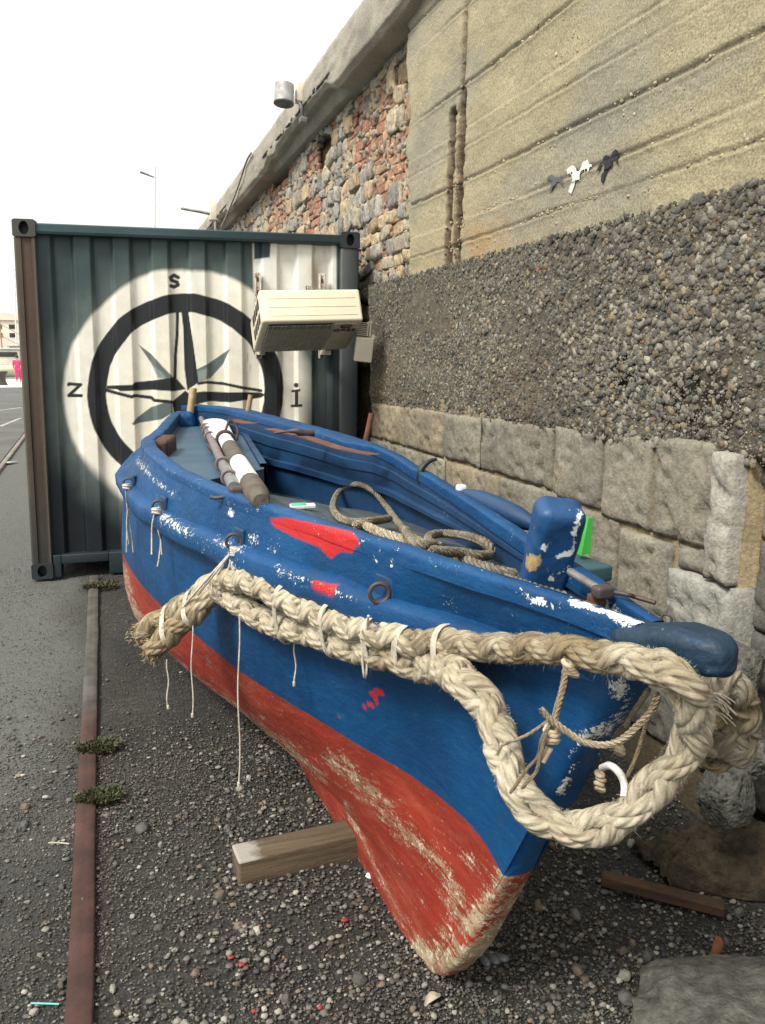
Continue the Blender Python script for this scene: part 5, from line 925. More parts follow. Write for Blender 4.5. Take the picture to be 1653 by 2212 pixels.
A_ += [hp(c4(*q)) for q in ((60, 880), (220, 915), (420, 925))]
for (x, y, Y) in ((600, 925, 1.10), (800, 955, 1.0), (1000, 990, .92), (1150, 1020, .865), (1250, 1085, .835), (1295, 1190, .84), (1310, 1300, .855), (1270, 1420, .875), (1180, 1530, .895), (1060, 1650, .915), (940, 1755, .94), (800, 1800, .97), (660, 1790, 1.0), (530, 1715, 1.03), (440, 1590, 1.07), (385, 1450, 1.115), (350, 1310, 1.16), (290, 1190, 1.21), (190, 1090, 1.265)): A_.append(at_y(*c4(x, y), Y))
A_ += [hp(c4(x, y), RR + .014) for x, y in ((90, 1010), (20, 975))]
A_ += [hp(c3(*q)) for q in hB[::-1]] + [at_y(*c3(405, 990), 2.42), at_y(*c3(325, 1055), 2.46), at_y(*c3(250, 1128), 2.48), at_y(*c3(180, 1198), 2.49)]
A_ = np.array(A_)
hawser = thing('plaited_hawser', 'thick cream plaited rope lashed double along the blue hull and looped around the bow', 'rope', tuple(A_[12]))
mb = MB(); n_ = len(A_); dirt = np.zeros(n_); dirt[:4] = (.85, .7, .55, .35); dirt[-5:] = (.2, .5, .8, .95, 1.); dirt[21:25] = (.3, .55, .85, .7)
rs_ = np.ones(n_) * 1.15; rs_[:6] = (1.1, 1.22, 1.26, 1.26, 1.22, 1.18); rs_[-6:] = (1.18, 1.2, 1.25, 1.28, 1.26, 1.1); rs_[17:37] = [1.02, .97, .92, .9, .88, .87, .84, .82, .82, .83, .85, .87, .88, .9, .9, .92, .95, 1.0, 1.05, 1.1]; HC = braid(mb, A_, RR, .225, dirt, 60000, 3, rs=rs_); mb.build('plaited_strands', M['fatrope'], hawser)
# frayed cut ends
mb = MB(); g = np.random.default_rng(6)
for e, dr in ((A_[0], A_[0] - A_[1]), (A_[-1], A_[-1] - A_[-2])):
    dr = dr / np.linalg.norm(dr)
    for i in range(260):
        o = g.normal(0, .014, 3); p = e + o - dr * .012; d = dr * g.uniform(.001, .010) + g.normal(0, .008, 3); mb.tube([p, p + d * .6, p + d + [0, 0, -.002]], [.0022, .0014, .0006], 4, caps=False, dirt=1., along=0., around=0.)
mb.build('frayed_end', M['fatrope'], hawser)
def nearest_pair(u, v):
    U, V = survey(HC); half = len(HC) // 2; dd = np.hypot(U - u, V - v); i = dd[:half].argmin(); j = half + dd[half:].argmin(); return i, j
def lash(u, v, name='lashing', turns=4, r=.0021, tilt=0.):
    i, j = nearest_pair(u, v); a, b = HC[i], HC[j]; T = HC[min(i + 6, len(HC) - 1)] - HC[max(i - 6, 0)]; T /= np.linalg.norm(T); m = (a + b) / 2; e1 = (a - b); hl_ = np.linalg.norm(e1) / 2; e1 -= T * (e1 @ T); e1 /= np.linalg.norm(e1); e2 = np.cross(T, e1); mb = MB()
    for k in range(turns):
        th = np.linspace(0, 2 * np.pi, 48); ex = 2.6; cx_, sx_ = np.cos(th), np.sin(th)
        C = m + T * (.0042 * (k - turns / 2 + .5)) + T * tilt * (sx_ * 0 + cx_)[:, None] + e1 * ((hl_ + RR * 1.0 + r) * np.sign(cx_) * np.abs(cx_) ** (2 / ex))[:, None] + e2 * ((RR + r + .002) * np.sign(sx_) * np.abs(sx_) ** (2 / ex))[:, None]; mb.tube(C, r, 6, caps=False)
    C = m - e1 * (hl_ + RR) ; mb.tube([m + e2 * (RR + .004) * sgn(e2) - e1 * .0, m + e2 * (RR + .006) * sgn(e2) - e1 * hl_], r, 6); return mb.build(name, M['twine'], hawser), m
def sgn(e): return 1. if e @ (EYE - HC[len(HC) // 4]) > 0 else -1.
LM = []
for (x, y) in ((270, 1080), (385, 1000), (520, 905), (805, 1000), (1030, 1070), (1220, 1130), (1360, 1160), (1560, 1195)): LM.append(lash(*c3(x, y), tilt=.012)[1])
# twine tails hanging from lashings and eyes: each one a thing
def twine(name, label, pts, r=.0026, group=None, knot=True, ms='twine'):
    C, s = smooth_path(pts, .012); mb = MB().tube(C, r, 6)
    if knot: mb.rbox(C[-1] + [0, 0, .004], (r * 3.4, r * 3.4, .016), r * 1.4, 3)
    o = mb.build(name, M[ms], None, origin=tuple(pts[0])); return tag(o, label, 'twine', group)
def hang(u, v0, v1, label, Y=None, off=.02, r=.0024, sway=2.):
    p = on_hull(u, v0, off) if Y is None else at_y(u, v0, Y); z1 = None; d = ray(u + sway * .4, v1); q = EYE + d * (p[1] / d[1]); k = [p + (q - p) * f + np.array([.003 * math.sin(f * 9 + u), 0, 0]) for f in np.linspace(0, 1, 8)]; return twine('twine', label, k, r, 'twine tails hanging below the hawser')
G_ = 'twine tails hanging below the hawser'
hang(362, 1425, 1530, 'short twine tail hanging lowest left under the frayed hawser ends', 2.44); hang(415, 1330, 1548, 'tan twine tail ending in a dark knot over the gravel', 2.40); hang(516, 1330, 1697, 'longest white twine tail hanging past the red bottom paint', 2.12)
hang(637, 1375, 1480, 'thin white twine tail ending beside small scratches on the blue hull', None)
p = on_hull(796, 1330, .075); q0 = on_hull(790, 1395, .068); q = at_y(789, 1470, q0[1]); twine('twine', 'doubled white twine tail hanging from the middle lashing', [p, q0, (q0 + q) / 2 + [.004, 0, 0], q, (q0 + q) / 2 + [-.006, 0, 0], q0 + [-.008, 0, 0]], .003, G_, False)
# bundles tied to the eye plates
def bundle(e, u1, v1, label, n=4, spread=.012, dy=0.):
    t_ = thing('twine_bundle', label, 'twine', tuple(e), 'twine bundles tied to the eye plates'); mb = MB(); g = np.random.default_rng(int(u1)); q = at_y(u1, v1, e[1] - dy)
    for i in range(n):
        a = e + g.normal(0, .006, 3); b = q + np.array([g.normal(0, spread), g.normal(0, .004), g.uniform(0, .05)]); m1 = (a * .7 + b * .3) + g.normal(0, .008, 3); mb.tube([a, m1, (a * .35 + b * .65) + g.normal(0, .006, 3), b], .0032, 6, step=.012)
    mb.build('hanging_tail', M['twine'], t_); mb = MB()
    for i in range(4): C, r_ = ring(e + [-.004, -.014, -.006 * i + .004], .014 + .002 * (i % 2), .0036, (.1 * i, .2, 1)); mb.tube(C, r_, 6)
    mb.build('knot', M['twine'], t_); return t_
bundle(EYES[0] + [-.02, -.015, -.008], 282, 1195, 'white twine bundle hanging from the eye plate nearest the stern', 3)
bundle(EYES[1] + [-.02, -.015, -.008], 344, 1225, 'pale frayed twine bundle hanging from the second eye plate', 4)
e = EYES[2] + [-.015, -.015, -.02]; t_ = thing('twine_bundle', 'white twine strands tying the hawser up to the third eye plate', 'twine', tuple(e), 'twine bundles tied to the eye plates'); mb = MB()
for (x, y, Y) in ((480, 850, 2.38), (400, 930, 2.38), (330, 985, 2.43), (520, 870, 2.3), (575, 805, 2.25)): q = at_y(*c3(x, y), Y); mb.tube([e, (e + q) / 2 + [0, -.012, .006], q], .0036, 6, step=.01)
mb.build('hanging_tail', M['twine'], t_); mb = MB()
for i in range(4): C, r_ = ring(e + [0, -.006, -.007 * i], .013, .004, (.2, .1 * i, 1)); mb.tube(C, r_, 6)
mb.build('knot', M['twine'], t_)
# cords in front of the stem
def c6(x, y): return ((1600 + x / 2.2338) / 1.4156, (1750 + y / 2.2338) / 1.4156)
def cord(label, pts, r=.0075, ms='greyrope', laidp=.03, cat='cord', group='cords tied across the bow', dirt=0.):
    P = [at_y(*c6(x, y), Y) for x, y, Y in pts]; mb = MB()
    if laidp: laid(mb, P, r, laidp, dirt, .004)
    else: mb.tube(P, r, 8, step=.006)
    return tag(mb.build('cord', M[ms], None, origin=tuple(P[0])), label, cat, group)
M['cordrope'] = rope_mat('tan_cord_rope', (.60, .52, .38), (.5, .41, .28), (.33, .24, .14))
cord('stout tan cord running down from a knot under the hawser in front of the stem', [(290, 650, 1.03), (280, 740, 1.02), (255, 850, 1.01), (225, 960, 1.0), (205, 1080, .99), (185, 1150, .985)], .0058, 'cordrope', .026)
cord('slack tan cord sagging across the stem to the hawser', [(120, 930, .98), (165, 985, .975), (230, 1040, .965), (330, 1110, .95), (430, 1165, .935), (560, 1180, .92), (680, 1140, .905), (790, 1040, .89), (880, 940, .88), (925, 830, .87)], .0058, 'cordrope', .026)
cord('tan cord slanting behind the sagging one right of the stem', [(860, 800, .95), (800, 890, .99), (730, 990, 1.03), (700, 1050, 1.05)], .005, 'cordrope', .022)
cord('thin cord dropping from the hawser to the loop right of the stem', [(905, 850, .90), (860, 980, .93), (810, 1140, .96), (760, 1290, .96), (710, 1400, .95)], .0038, 'cordrope', .018)
cord('white braided cord bent like a hook onto the loop', [(540, 1335, 1.04), (590, 1320, 1.0), (640, 1350, .975), (680, 1410, .955), (695, 1480, .935), (690, 1540, .925)], .0062, 'whitecord', 0)
cord('thin cord tail pulled left from the knot across the hawser loop', [(190, 1000, .985), (110, 1060, 1.02), (30, 1110, 1.06), (-60, 1150, 1.09), (-140, 1180, 1.085), (-180, 1250, 1.08)], .0032, 'cordrope', .015)
cord('thin cord tail hanging left below the knot to the loop', [(200, 1020, .975), (130, 1130, .98), (100, 1260, .99), (20, 1350, 1.0), (-60, 1470, 1.0), (-90, 1510, 1.0)], .0032, 'cordrope', .015)
cord('short frayed cord end lying lowest on the hawser loop', [(160, 1080, .97), (120, 1250, .98), (85, 1370, .985), (30, 1430, .985), (-10, 1480, .985)], .0034, 'cordrope', .015)
mb = MB(); kc = at_y(*c6(195, 1110), .982)
for i in range(5): C, r_ = ring(kc + [0, 0, .010 - .0055 * i], .0085 + .002 * (i % 2), .0038, (.15, .2 * (i - 2), 1)); mb.tube(C, r_, 7)
mb.tube([kc + [-.002, 0, -.02], at_y(*c6(130, 1290), .985)], .0062, 8); tag(mb.build('cord_knot', M['cord'], None, origin=tuple(kc)), 'chunky knot with a white sleeve on the cord before the stem', 'knot')
mb = MB(); kc = at_y(*c6(305, 660), 1.02)
for i in range(4): C, r_ = ring(kc + [.003 * i, 0, .008 - .006 * i], .008, .0044, (.5, .25 * i - .3, 1)); mb.tube(C, r_, 7)
tag(mb.build('cord_knot', M['cord'], None, origin=tuple(kc)), 'bulky cord knot directly under the hawser above the stem', 'knot')
for (x, y, Y, l) in ((650, 1210, 1.09, 'small pale knot peeking out on the right edge of the stem'), (520, 1430, 1.12, 'frayed rope knot low on the right side of the stem')):
    kc = at_y(*c6(x, y), Y); mb = MB(); h_ = .012 if y < 1300 else .03
    for i in range(4): C, r_ = ring(kc + [.003 * (i % 2), 0, h_ * (.5 - i / 3)], .006, .0048, (.3 + .2 * i, .35 * (i - 1), 1)); mb.tube(C, r_, 7)
    tag(mb.build('cord_knot', M['cord'], None, origin=tuple(kc)), l, 'knot')
# rope fender on the far side of the bow
fb = [at_y(1560, 1470, 1.06), at_y(1548, 1530, 1.05), at_y(1555, 1600, 1.04), at_y(1580, 1640, 1.04)]
fd = thing('rope_fender', 'dull fuzzy rope fender bundle hanging at the far side of the bow', 'fender', tuple(fb[1])); mb = MB()
braid(mb, [at_y(1535, 1500, 1.02), at_y(1560, 1470, 1.02), at_y(1592, 1490, 1.02), at_y(1608, 1545, 1.03), at_y(1602, 1600, 1.04), at_y(1575, 1640, 1.05)], .027, .14, .35, 2500, 12); braid(mb, [at_y(1560, 1500, 1.06), at_y(1565, 1560, 1.06), at_y(1560, 1625, 1.06)], .034, .14, .4, 2500, 14); braid(mb, [at_y(1530, 1560, 1.05), at_y(1552, 1530, 1.05), at_y(1578, 1545, 1.05), at_y(1582, 1590, 1.06), at_y(1555, 1632, 1.07), at_y(1530, 1625, 1.07)], .027, .14, .6, 2500, 13); mb.build('plaited_strands', M['oldrope'], fd)
mb = MB(); g = np.random.default_rng(2)
for k in range(11): y0 = 1480 + 60 * g.random(); a = at_y(1526 + g.uniform(0, 12), y0, .985); b = at_y(1556 + g.uniform(0, 40), y0 + g.uniform(20, 50), .98); mb.tube([a, (a + b) / 2 + [0, 0, .006], b], .0009, 5, step=.01)
mb.build('whipping_twine', M['twine'], fd)
mb = MB(); a, b = at_y(1540, 1452, .99), at_y(1562, 1480, 1.01); mb.tube([a, (a + b) / 2 + [0, 0, .006], b], .0045, 7, step=.01); mb.build('suspension_cord', M['cord'], fd)
# mooring rope lying on the deck
def c2(x, y): return (900 + x / 1.653) / 1.4156, (1300 + y / 1.653) / 1.4156
big_ = [(480, 472), (380, 487), (290, 490), (222, 462), (196, 405), (228, 335), (310, 298), (395, 330), (465, 410), (520, 485), (570, 545), (640, 590), (740, 635), (850, 678), (960, 716), (1050, 742), (1118, 752)]
tagr = thing('mooring_rope', 'grey twisted rope lying in loops on the planked deck', 'rope', tuple(on_boat(*c2(640, 590)))); mb = MB()
def onb(q, k=0.): return on_boat(*c2(*q), .013 + k)
laid(mb, [onb(q, .018 if i in (0, 1) else 0) for i, q in enumerate(big_)], .0125, .04, 0.); laid(mb, [onb(q, .016) for q in ((690, 634), (760, 640), (850, 645), (940, 660), (992, 650), (985, 612), (930, 578), (840, 555), (740, 548), (690, 560), (680, 590), (740, 618))], .0125, .04, .15)
laid(mb, [onb(q, .02) for q in ((560, 530), (590, 580), (640, 610), (700, 600))], .013, .04, .1); mb.build('looped_length', M['greyrope'], tagr)
mb = MB(); laid(mb, [onb(q, .004) for q in ((305, 503), (360, 510), (440, 545), (520, 570), (590, 590), (650, 600))], .0135, .042, 0.); mb.build('pale_end', M['cordrope'], tagr); mb = MB(); laid(mb, [onb(q, .006) for q in ((1075, 778), (1100, 790), (1160, 812), (1240, 838), (1320, 860), (1385, 880))], .0125, .04, .2); mb.build('looped_length', M['greyrope'], tagr)

# ------------------------------------------------------------------ things lying in and on the boat
def c1(x, y): return (340 + x / 2.361) / 1.4156, (1180 + y / 2.361) / 1.4156
a, b = at_z(*c1(1075, 820), 1.185), at_z(*c1(745, 250), 1.195); d = (b - a); L = np.linalg.norm(d); d /= L; oar = thing('oar', 'white painted oar with bare dark grip lying on the stern deck', 'oar', tuple(a)); s0, s1 = .13, .50
f = lambda s: a + d * s
w1, w2 = .42, .62
LW = L
t1, t2, t3, t4 = L * .0, L * .085, L * .22, L * .44
def seg(n_, x0, x1, r, ms): MB().tube([f(x) for x in np.linspace(x0, x1, 8)], r, 14).build(n_, M[ms], oar)
t = NT('flaking_white_paint'); c = t.mix(t.ramp(t.noise(70, 7, .8), .60, .67), (.70, .72, .70), (.11, .09, .06)); M['oarwhite'] = t.done(c, .6, t.bump(t.noise(60, 5), .4, .003)); M['oarwood'] = basic('weathered_oar_wood', (.12, .105, .08), (.06, .05, .04), 25, .85, .5, 90)
px = lambda x, y: float((at_z(*c1(x, y), 1.187) - a) @ d)
e1_, e2_, e3_, e4_ = px(1010, 700), px(930, 560), px(890, 450), px(850, 390)
seg('grip', -.035, e1_, [.022, .034, .036, .036, .036, .035], 'oarwood'); seg('shaft', e1_, e2_, .0345, 'oarwhite'); seg('leather_collar', e2_, e3_, .036, 'oarwood'); seg('shaft', e3_, e4_, .034, 'oarwhite')
mb = MB(); n_ = 24; S_ = np.linspace(e4_, L, n_); wid = np.interp(S_, [e4_, e4_ + .15, L - .1, L], [.034, .055, .075, .06]); side = np.cross(d, [0, 0, 1.]); side /= np.linalg.norm(side); th = np.linspace(0, 2 * np.pi, 14, endpoint=False); P = np.stack([f(s) + (np.cos(th)[:, None] * side * w_ + np.sin(th)[:, None] * np.array([0, 0, 1.]) * np.interp(s, [e4_, e4_ + .2], [.034, .013])) for s, w_ in zip(S_, wid)]); mb.grid(P, False, True); mb.build('blade', M['oarwhite'], oar)
mb = MB(); cc_ = f(e4_ - .02)
for k in range(5): th = np.linspace(0, 6.28, 24)[:, None]; mb.tube(cc_ + d * (.012 * k - .02) + .041 * (np.cos(th) * side + np.sin(th) * np.cross(side, d)), .006, 6)
mb.tube([cc_ + [0, 0, .04], cc_ + [.03, .02, .09], cc_ + [.06, 0, .05], cc_ + [.05, -.04, -.0]], .006, 6, step=.008); mb.tube([cc_ + [-.03, 0, .0], cc_ + [-.08, -.05, -.02], cc_ + [-.07, -.12, -.04], cc_ + [-.03, -.16, -.03]], .012, 6, step=.01); tag(mb.build('black_rope_tie', M['rotwood'], None, origin=tuple(cc_)), 'dark rope turns tied round the neck of the white oar', 'rope')
a2, b2 = at_z(*c1(905, 770), 1.175), at_z(*c1(650, 235), 1.18); gaff = thing('boat_hook', 'slim grey brown pole with iron rings lying beside the white oar', 'pole', tuple(a2)); M['pole'] = basic('grey_pole_wood', (.20, .165, .17), (.13, .10, .10), 20, .7, .3, 80)
MB().tube(np.linspace(a2 + (b2 - a2) * .12, b2, 10), [.019, .0185, .017], 12).build('shaft', M['pole'], gaff); MB().tube(np.linspace(a2 + (b2 - a2) * .03, a2 + (b2 - a2) * .2, 6), .021, 12).build('ferrule', M['galv'], gaff); dd_ = (b2 - a2) / np.linalg.norm(b2 - a2); s2 = np.cross(dd_, [0, 0, 1]); s2 /= np.linalg.norm(s2)
for k in (.10, .22, .58, .68, .75):
    th = np.linspace(0, 6.3, 22)[:, None]; MB().tube(a2 + (b2 - a2) * k + .026 * (np.cos(th) * s2 + np.sin(th) * np.cross(s2, dd_)), .006, 6).build('iron_ring', M['pole'], gaff)
mb = MB().rbox(a2 + [0, 0, 0], (.045, .05, .04), .01, 4).rbox(a2 + [.035, .0, -.005], (.02, .045, .03), .006, 3).tube([a2 + [-.02, 0, -.01], a2 + [-.06, .01, -.015], a2 + [-.075, .03, -.015]], .006, 6, step=.006); mb.build('iron_hook', M['darkiron'], gaff)
p = on_boat(654, 1096, .006); tg = thing('packet', 'small green and white packet lying on the deck planks', 'packet', tuple(p)); M['green'] = basic('green_print', (.05, .42, .24), (.08, .5, .32), 60, .5, .0); M['white'] = basic('plain_white', (.72, .74, .74), (.6, .62, .62), 30, .5, .05)
MB().rbox(p + [.0, 0, .004], (.085, .04, .014), .004, 3, (0, 0, -.12)).build('wrapper', M['white'], tg); MB().rbox(p + [-.014, .001, .0115], (.05, .036, .004), .001, 2, (0, 0, -.12)).build('green_label', M['green'], tg)
# far-side bits above the rail
p = at_y(1003, 1068, 2.22); mb = MB(); fdr = thing('blue_fender', 'small blue cylinder fender seen just over the far gunwale', 'fender', tuple(p)); dv = np.array([.06, -.33, -.035]); mb.tube([p, p + dv * .05, p + dv * .5, p + dv * .95, p + dv], [.018, .034, .036, .034, .018], 14, step=.01); mb.build('body', M['innerblue'], fdr); MB().rbox(p + [-.005, .012, .012], (.03, .03, .035), .008, 3).build('white_end', M['white'], fdr)
p = at_y(1269, 1158, 1.62); M['lime'] = basic('lime_plastic', (.06, .45, .07), (.05, .36, .06), 10, .4, .05); q = [at_y(x, y, 1.62) for x, y in ((1256, 1200), (1276, 1196), (1281, 1120), (1272, 1118))]
mb = MB(); q = np.array(q); mb.add(np.vstack([q, q + [0, .025, 0]]), np.array([[0, 1, 2, 3], [7, 6, 5, 4], [0, 4, 5, 1], [1, 5, 6, 2], [2, 6, 7, 3], [3, 7, 4, 0]])); tag(mb.build('plastic_scoop', M['lime'], None, smooth=False), 'bright green plastic piece sticking up behind the samson post', 'plastic')
p = at_y(1262, 1222, 1.60); mb = MB(); M['tarpaint'] = basic('dark_green_blue_wood', (.02, .06, .075), (.03, .08, .09), 12, .6, .3, 50); mb.rbox(p + [.0, .05, -.012], (.085, .20, .04), .008, 4, (0, 0, .1)); tag(mb.build('wooden_block', M['tarpaint'], None, origin=tuple(p)), 'dark green wooden block behind the samson post', 'block')

# ------------------------------------------------------------------ things on the ground
tB = thing('timber_beam', 'square weathered timber beam propped against the keel', 'beam', (.29, 2.2, 0)); t = NT('weathered_timber'); g1 = t.noise(22, 7, .75, stretch=(.08, 1, 1)); c = t.mix(t.ramp(g1, .35, .65), (.135, .10, .06), (.055, .038, .023)); c = t.mix(t.ramp(g1, .68, .72), c, (.02, .016, .012)); sx = t.n('ShaderNodeSeparateXYZ'); t.l(t.obj(), sx.inputs[0]); gk = t.math('ADD', t.math('ADD', sx.outputs['X'], t.ramp(sx.outputs['Z'], .085, .07, 0, 1.)), t.math('MULTIPLY', t.noise(30, 4), .1)); c = t.mix(t.ramp(gk, .13, .08, 0, .7), c, (.40, .39, .35)); M['timber'] = t.done(c, .85, t.bump(g1, .7, .008))
mb = MB(); ang = math.atan2(2.235 - 2.215, .665 - .28)
mb.rbox((.49, 2.235, .044), (.42, .105, .092), .008, 8, (0, 0, .04), lambda v: v + ((fbm(v * [6, 20, 20], 3, 3) - .5) * .01)[:, None]); mb.build('beam_body', M['timber'], tB)
a, b = at_z(1322, 1900, .03), at_z(1541, 1958, .03); mb = MB(); d_ = b - a; t = NT('dark_plank_wood'); g1 = t.noise(25, 6, .75, stretch=(.2, .2, 1)); M['plank'] = t.done(t.mix(t.ramp(g1, .35, .65), (.10, .05, .026), (.045, .026, .016)), .9, t.bump(g1, .6, .006)); mb.rbox((a + b) / 2, (np.linalg.norm(d_[:2]) + .06, .05, .03), .006, 6, (0, 0, math.atan2(d_[1], d_[0])), lambda v: v + ((fbm(v * [9, 30, 30], 3, 3) - .5) * .012)[:, None]); tag(mb.build('plank_scrap', M['plank'], None, origin=tuple(a)), 'narrow reddish wooden plank lying in the shadow right of the bow', 'plank')
def rock(name, label, c, size, seed, col, amp=.35, holes=0., sub=5, rz=0., cat='rock', fsc=1.6):
    V, F = ICO[sub]; P = V * 1.0; n = fbm(P * fsc, 5, seed) - .5; n2 = fbm(P * 9, 3, seed + 3) - .5; r = 1 + amp * 2 * n + .10 * n2; P = P * r[:, None]; gq = np.random.default_rng(seed)
    for _ in range(26):
        dq = gq.normal(size=3); dq /= np.linalg.norm(dq); kq = gq.uniform(.62, .95); e_ = np.maximum(P @ dq - kq, 0); P = P - (e_ * .9)[:, None] * dq
    P = P + (V * (.10 * (fbm(V * 12, 4, seed + 11) - .5))[:, None]); P = P * np.array(size); cs, sn = math.cos(rz), math.sin(rz); P = P @ np.array([[cs, sn, 0], [-sn, cs, 0], [0, 0, 1]]); cc_ = np.array(col) * (.55 + .9 * fbm(V * 5, 4, seed + 5)[:, None])
    if holes: h = sst(.60, .72, fbm(V * 7, 3, seed + 9)); P = P * (1 - .14 * h * holes)[:, None]; cc_ = cc_ * (1 - .6 * h[:, None] * holes)
    o = MB().add(P + np.asarray(c), F, Col=cc_).build(name, M['rockm'], None, origin=tuple(c)); return tag(o, label, cat)
M['rockm'] = basic('rough_rock', None, None, 30, .93, .9, 55, .015, attr=True, amount=.5)
rock('rock', 'big rough grey concrete boulder in the bottom right corner', (1.30, 1.10, .02), (.50, .34, .25), 401, (.115, .112, .098), .22)
rock('rock', 'dark porous rock standing at the wall foot beneath the rope fender', at_y(1570, 1725, 1.62), (.10, .09, .105), 402, (.085, .085, .072), .26, 1.)
rock('rock', 'grey lump of stone jammed against the wall above the porous rock', at_y(1610, 1625, 1.70), (.085, .08, .085), 403, (.10, .098, .085), .3, .6)
rock('rock', 'broken stone under the stone blocks beside the bow tip', at_y(1590, 1440, 1.80), (.09, .12, .09), 404, (.10, .096, .085), .3, .5)
# crumpled canvas at the wall foot
U_, V_ = np.meshgrid(np.linspace(0, 1, 110), np.linspace(0, 1, 70), indexing='ij'); p2 = np.stack([U_ * 4, V_ * 3, 0 * U_], -1); wr_ = np.abs(fbm(p2 * 1.6, 4, 411) - .5); hgt = .16 * np.sin(np.pi * np.clip(U_, 0, 1)) ** .5 * np.sin(np.pi * V_) ** .6; Z = hgt * (.6 + .8 * fbm(p2 * .7, 3, 413)) + (wr_ * .22 + .05 * np.abs(fbm(p2 * 5, 4, 417) - .5)) * np.sin(np.pi * V_) ** .4; c0 = at_z(1450, 1925, 0.); P = np.stack([1.52 + .46 * U_, 1.72 + .22 * V_ - .26 * U_ + .05 * fbm(p2, 3, 415), Z + .002], -1)
M['canvas'] = basic('dirty_canvas', (.075, .056, .032), (.022, .017, .011), 26, .95, 1., 40, .02); tag(MB().grid(P).build('canvas_sheet', M['canvas'], None, origin=(1.4, 1.6, 0)), 'crumpled brown canvas sheet at the wall foot right of the bow', 'canvas')
# rusty shard, mussel shells, litter, twigs
q = at_z(1548, 2112, 0.); U_, V_ = np.meshgrid(np.linspace(-1, 1, 18), np.linspace(0, 1, 24), indexing='ij'); wd = .035 * np.sin(np.pi * (V_ * .86 + .1)) ** .7; P = np.stack([q[0] + U_ * wd * .7 + .015 * V_, q[1] + U_ * wd * .5 + .03 * U_ ** 2, .105 * V_ + .004 * np.sin(U_ * 7) - .0], -1); M['deadleaf'] = basic('rust_brown_leaf', (.20, .075, .03), (.10, .04, .02), 30, .8, .5, 80); tag(MB().grid(P).build('dead_leaf', M['deadleaf'], None, origin=tuple(q)), 'curled rust brown leaf standing on the gravel near the corner boulder', 'leaf')
M['shell'] = basic('mussel_shell', (.05, .06, .075), (.14, .15, .16), 40, .35, .2, 90)
for i, (x, y, rz, l) in enumerate(((1045, 2072, .2, 'narrow blue black mussel shell closest to the keel foot'), (1063, 2070, .5, 'middle mussel shell of the three behind the keel foot'), (1080, 2068, .9, 'mussel shell with a pale streak farthest from the keel foot'))):
    q = at_z(x, y, .012); V, F = ICO[3]; P = V * [.011, .026, .010]; P[:, 0] *= 1 - .45 * np.clip(V[:, 1], -1, 1); c_, s_ = math.cos(rz), math.sin(rz); P = P @ np.array([[c_, s_, 0], [-s_, c_, 0], [0, 0, 1]]); tag(MB().add(P + q, F).build('mussel_shell', M['shell'], None, origin=tuple(q)), l, 'shell', 'mussel shells by the keel')
q = at_z(806, 1896, .0); V, F = ICO[3]; P = V * [.022, .014, .012] * (1 + .5 * (fbm(V * 3, 3, 5) - .5))[:, None]; tag(MB().add(P + q + [0, 0, .01], F).build('crumpled_wrapper', M['white'], None, origin=tuple(q)), 'crumpled white wrapper beside the keel and the beam', 'litter')
M['chalk'] = basic('pale_twig', (.45, .44, .38), (.3, .28, .22), 40, .8, .3, 90); M['straw'] = basic('teal_straw', (.12, .42, .40), (.1, .36, .34), 40, .4, .05)
a, b = at_z(105, 1821, .012), at_z(150, 1823, .012); tag(MB().tube([a, (a + b) / 2 + [0, .004, .0], b], .0028, 6, step=.01).build('twig', M['chalk'], None, origin=tuple(a)), 'pale thin twig lying on the dark ground left of the rail', 'twig')
a, b = at_z(67, 2167, .01), at_z(128, 2169, .01); tag(MB().tube([a, b], .0025, 8).build('drinking_straw', M['straw'], None, origin=tuple(a)), 'teal drinking straw on the gravel near the bottom left', 'straw')
a, b = at_z(233, 1741, .03), at_z(302, 1752, .03); 
q = at_z(925, 2190 - 118, .0); U_, V_ = np.meshgrid(np.linspace(-1, 1, 14), np.linspace(0, 1, 14), indexing='ij'); q = at_z(920, 2085 + 95, .0); P = np.stack([q[0] + .05 * V_ - .006 * U_, q[1] + .012 * U_ * np.sin(np.pi * V_) + .018 * V_, .008 + .012 * np.sin(np.pi * V_) + .006 * U_ ** 2], -1); M['driedleaf'] = basic('pale_dry_leaf', (.42, .38, .30), (.3, .25, .18), 50, .8, .3, 90); tag(MB().grid(P).build('dried_leaf', M['driedleaf'], None, origin=tuple(q)), 'pale curled dry leaf lying in the pebbles at the bottom edge', 'leaf')
M['redchip'] = basic('red_paint_flake', (.30, .025, .028), (.2, .018, .018), 60, .6, .2, 90)
for i, (u, v, l) in enumerate(((500, 2068, 'red paint flake left of a pair below the beam end'), (523, 2082, 'pink red paint flake right of a pair below the beam end'), (549, 2184, 'largest red paint flake near the bottom edge'), (692, 2177, 'red paint flake beside the pale dry leaf'), (745, 1988, 'small red paint flake in coarse pebbles left of the keel foot'))):
    q = at_z(u, v, .012); V, F = ICO[1]; g = np.random.default_rng(i); tag(MB().add(V * [.009, .007, .004] * g.uniform(.7, 1.3, 3) * (1 + .4 * (g.random((len(V), 1)) - .5)) + q, F).build('paint_flake', M['redchip'], None, origin=tuple(q)), l, 'flake', 'red paint flakes in the gravel')
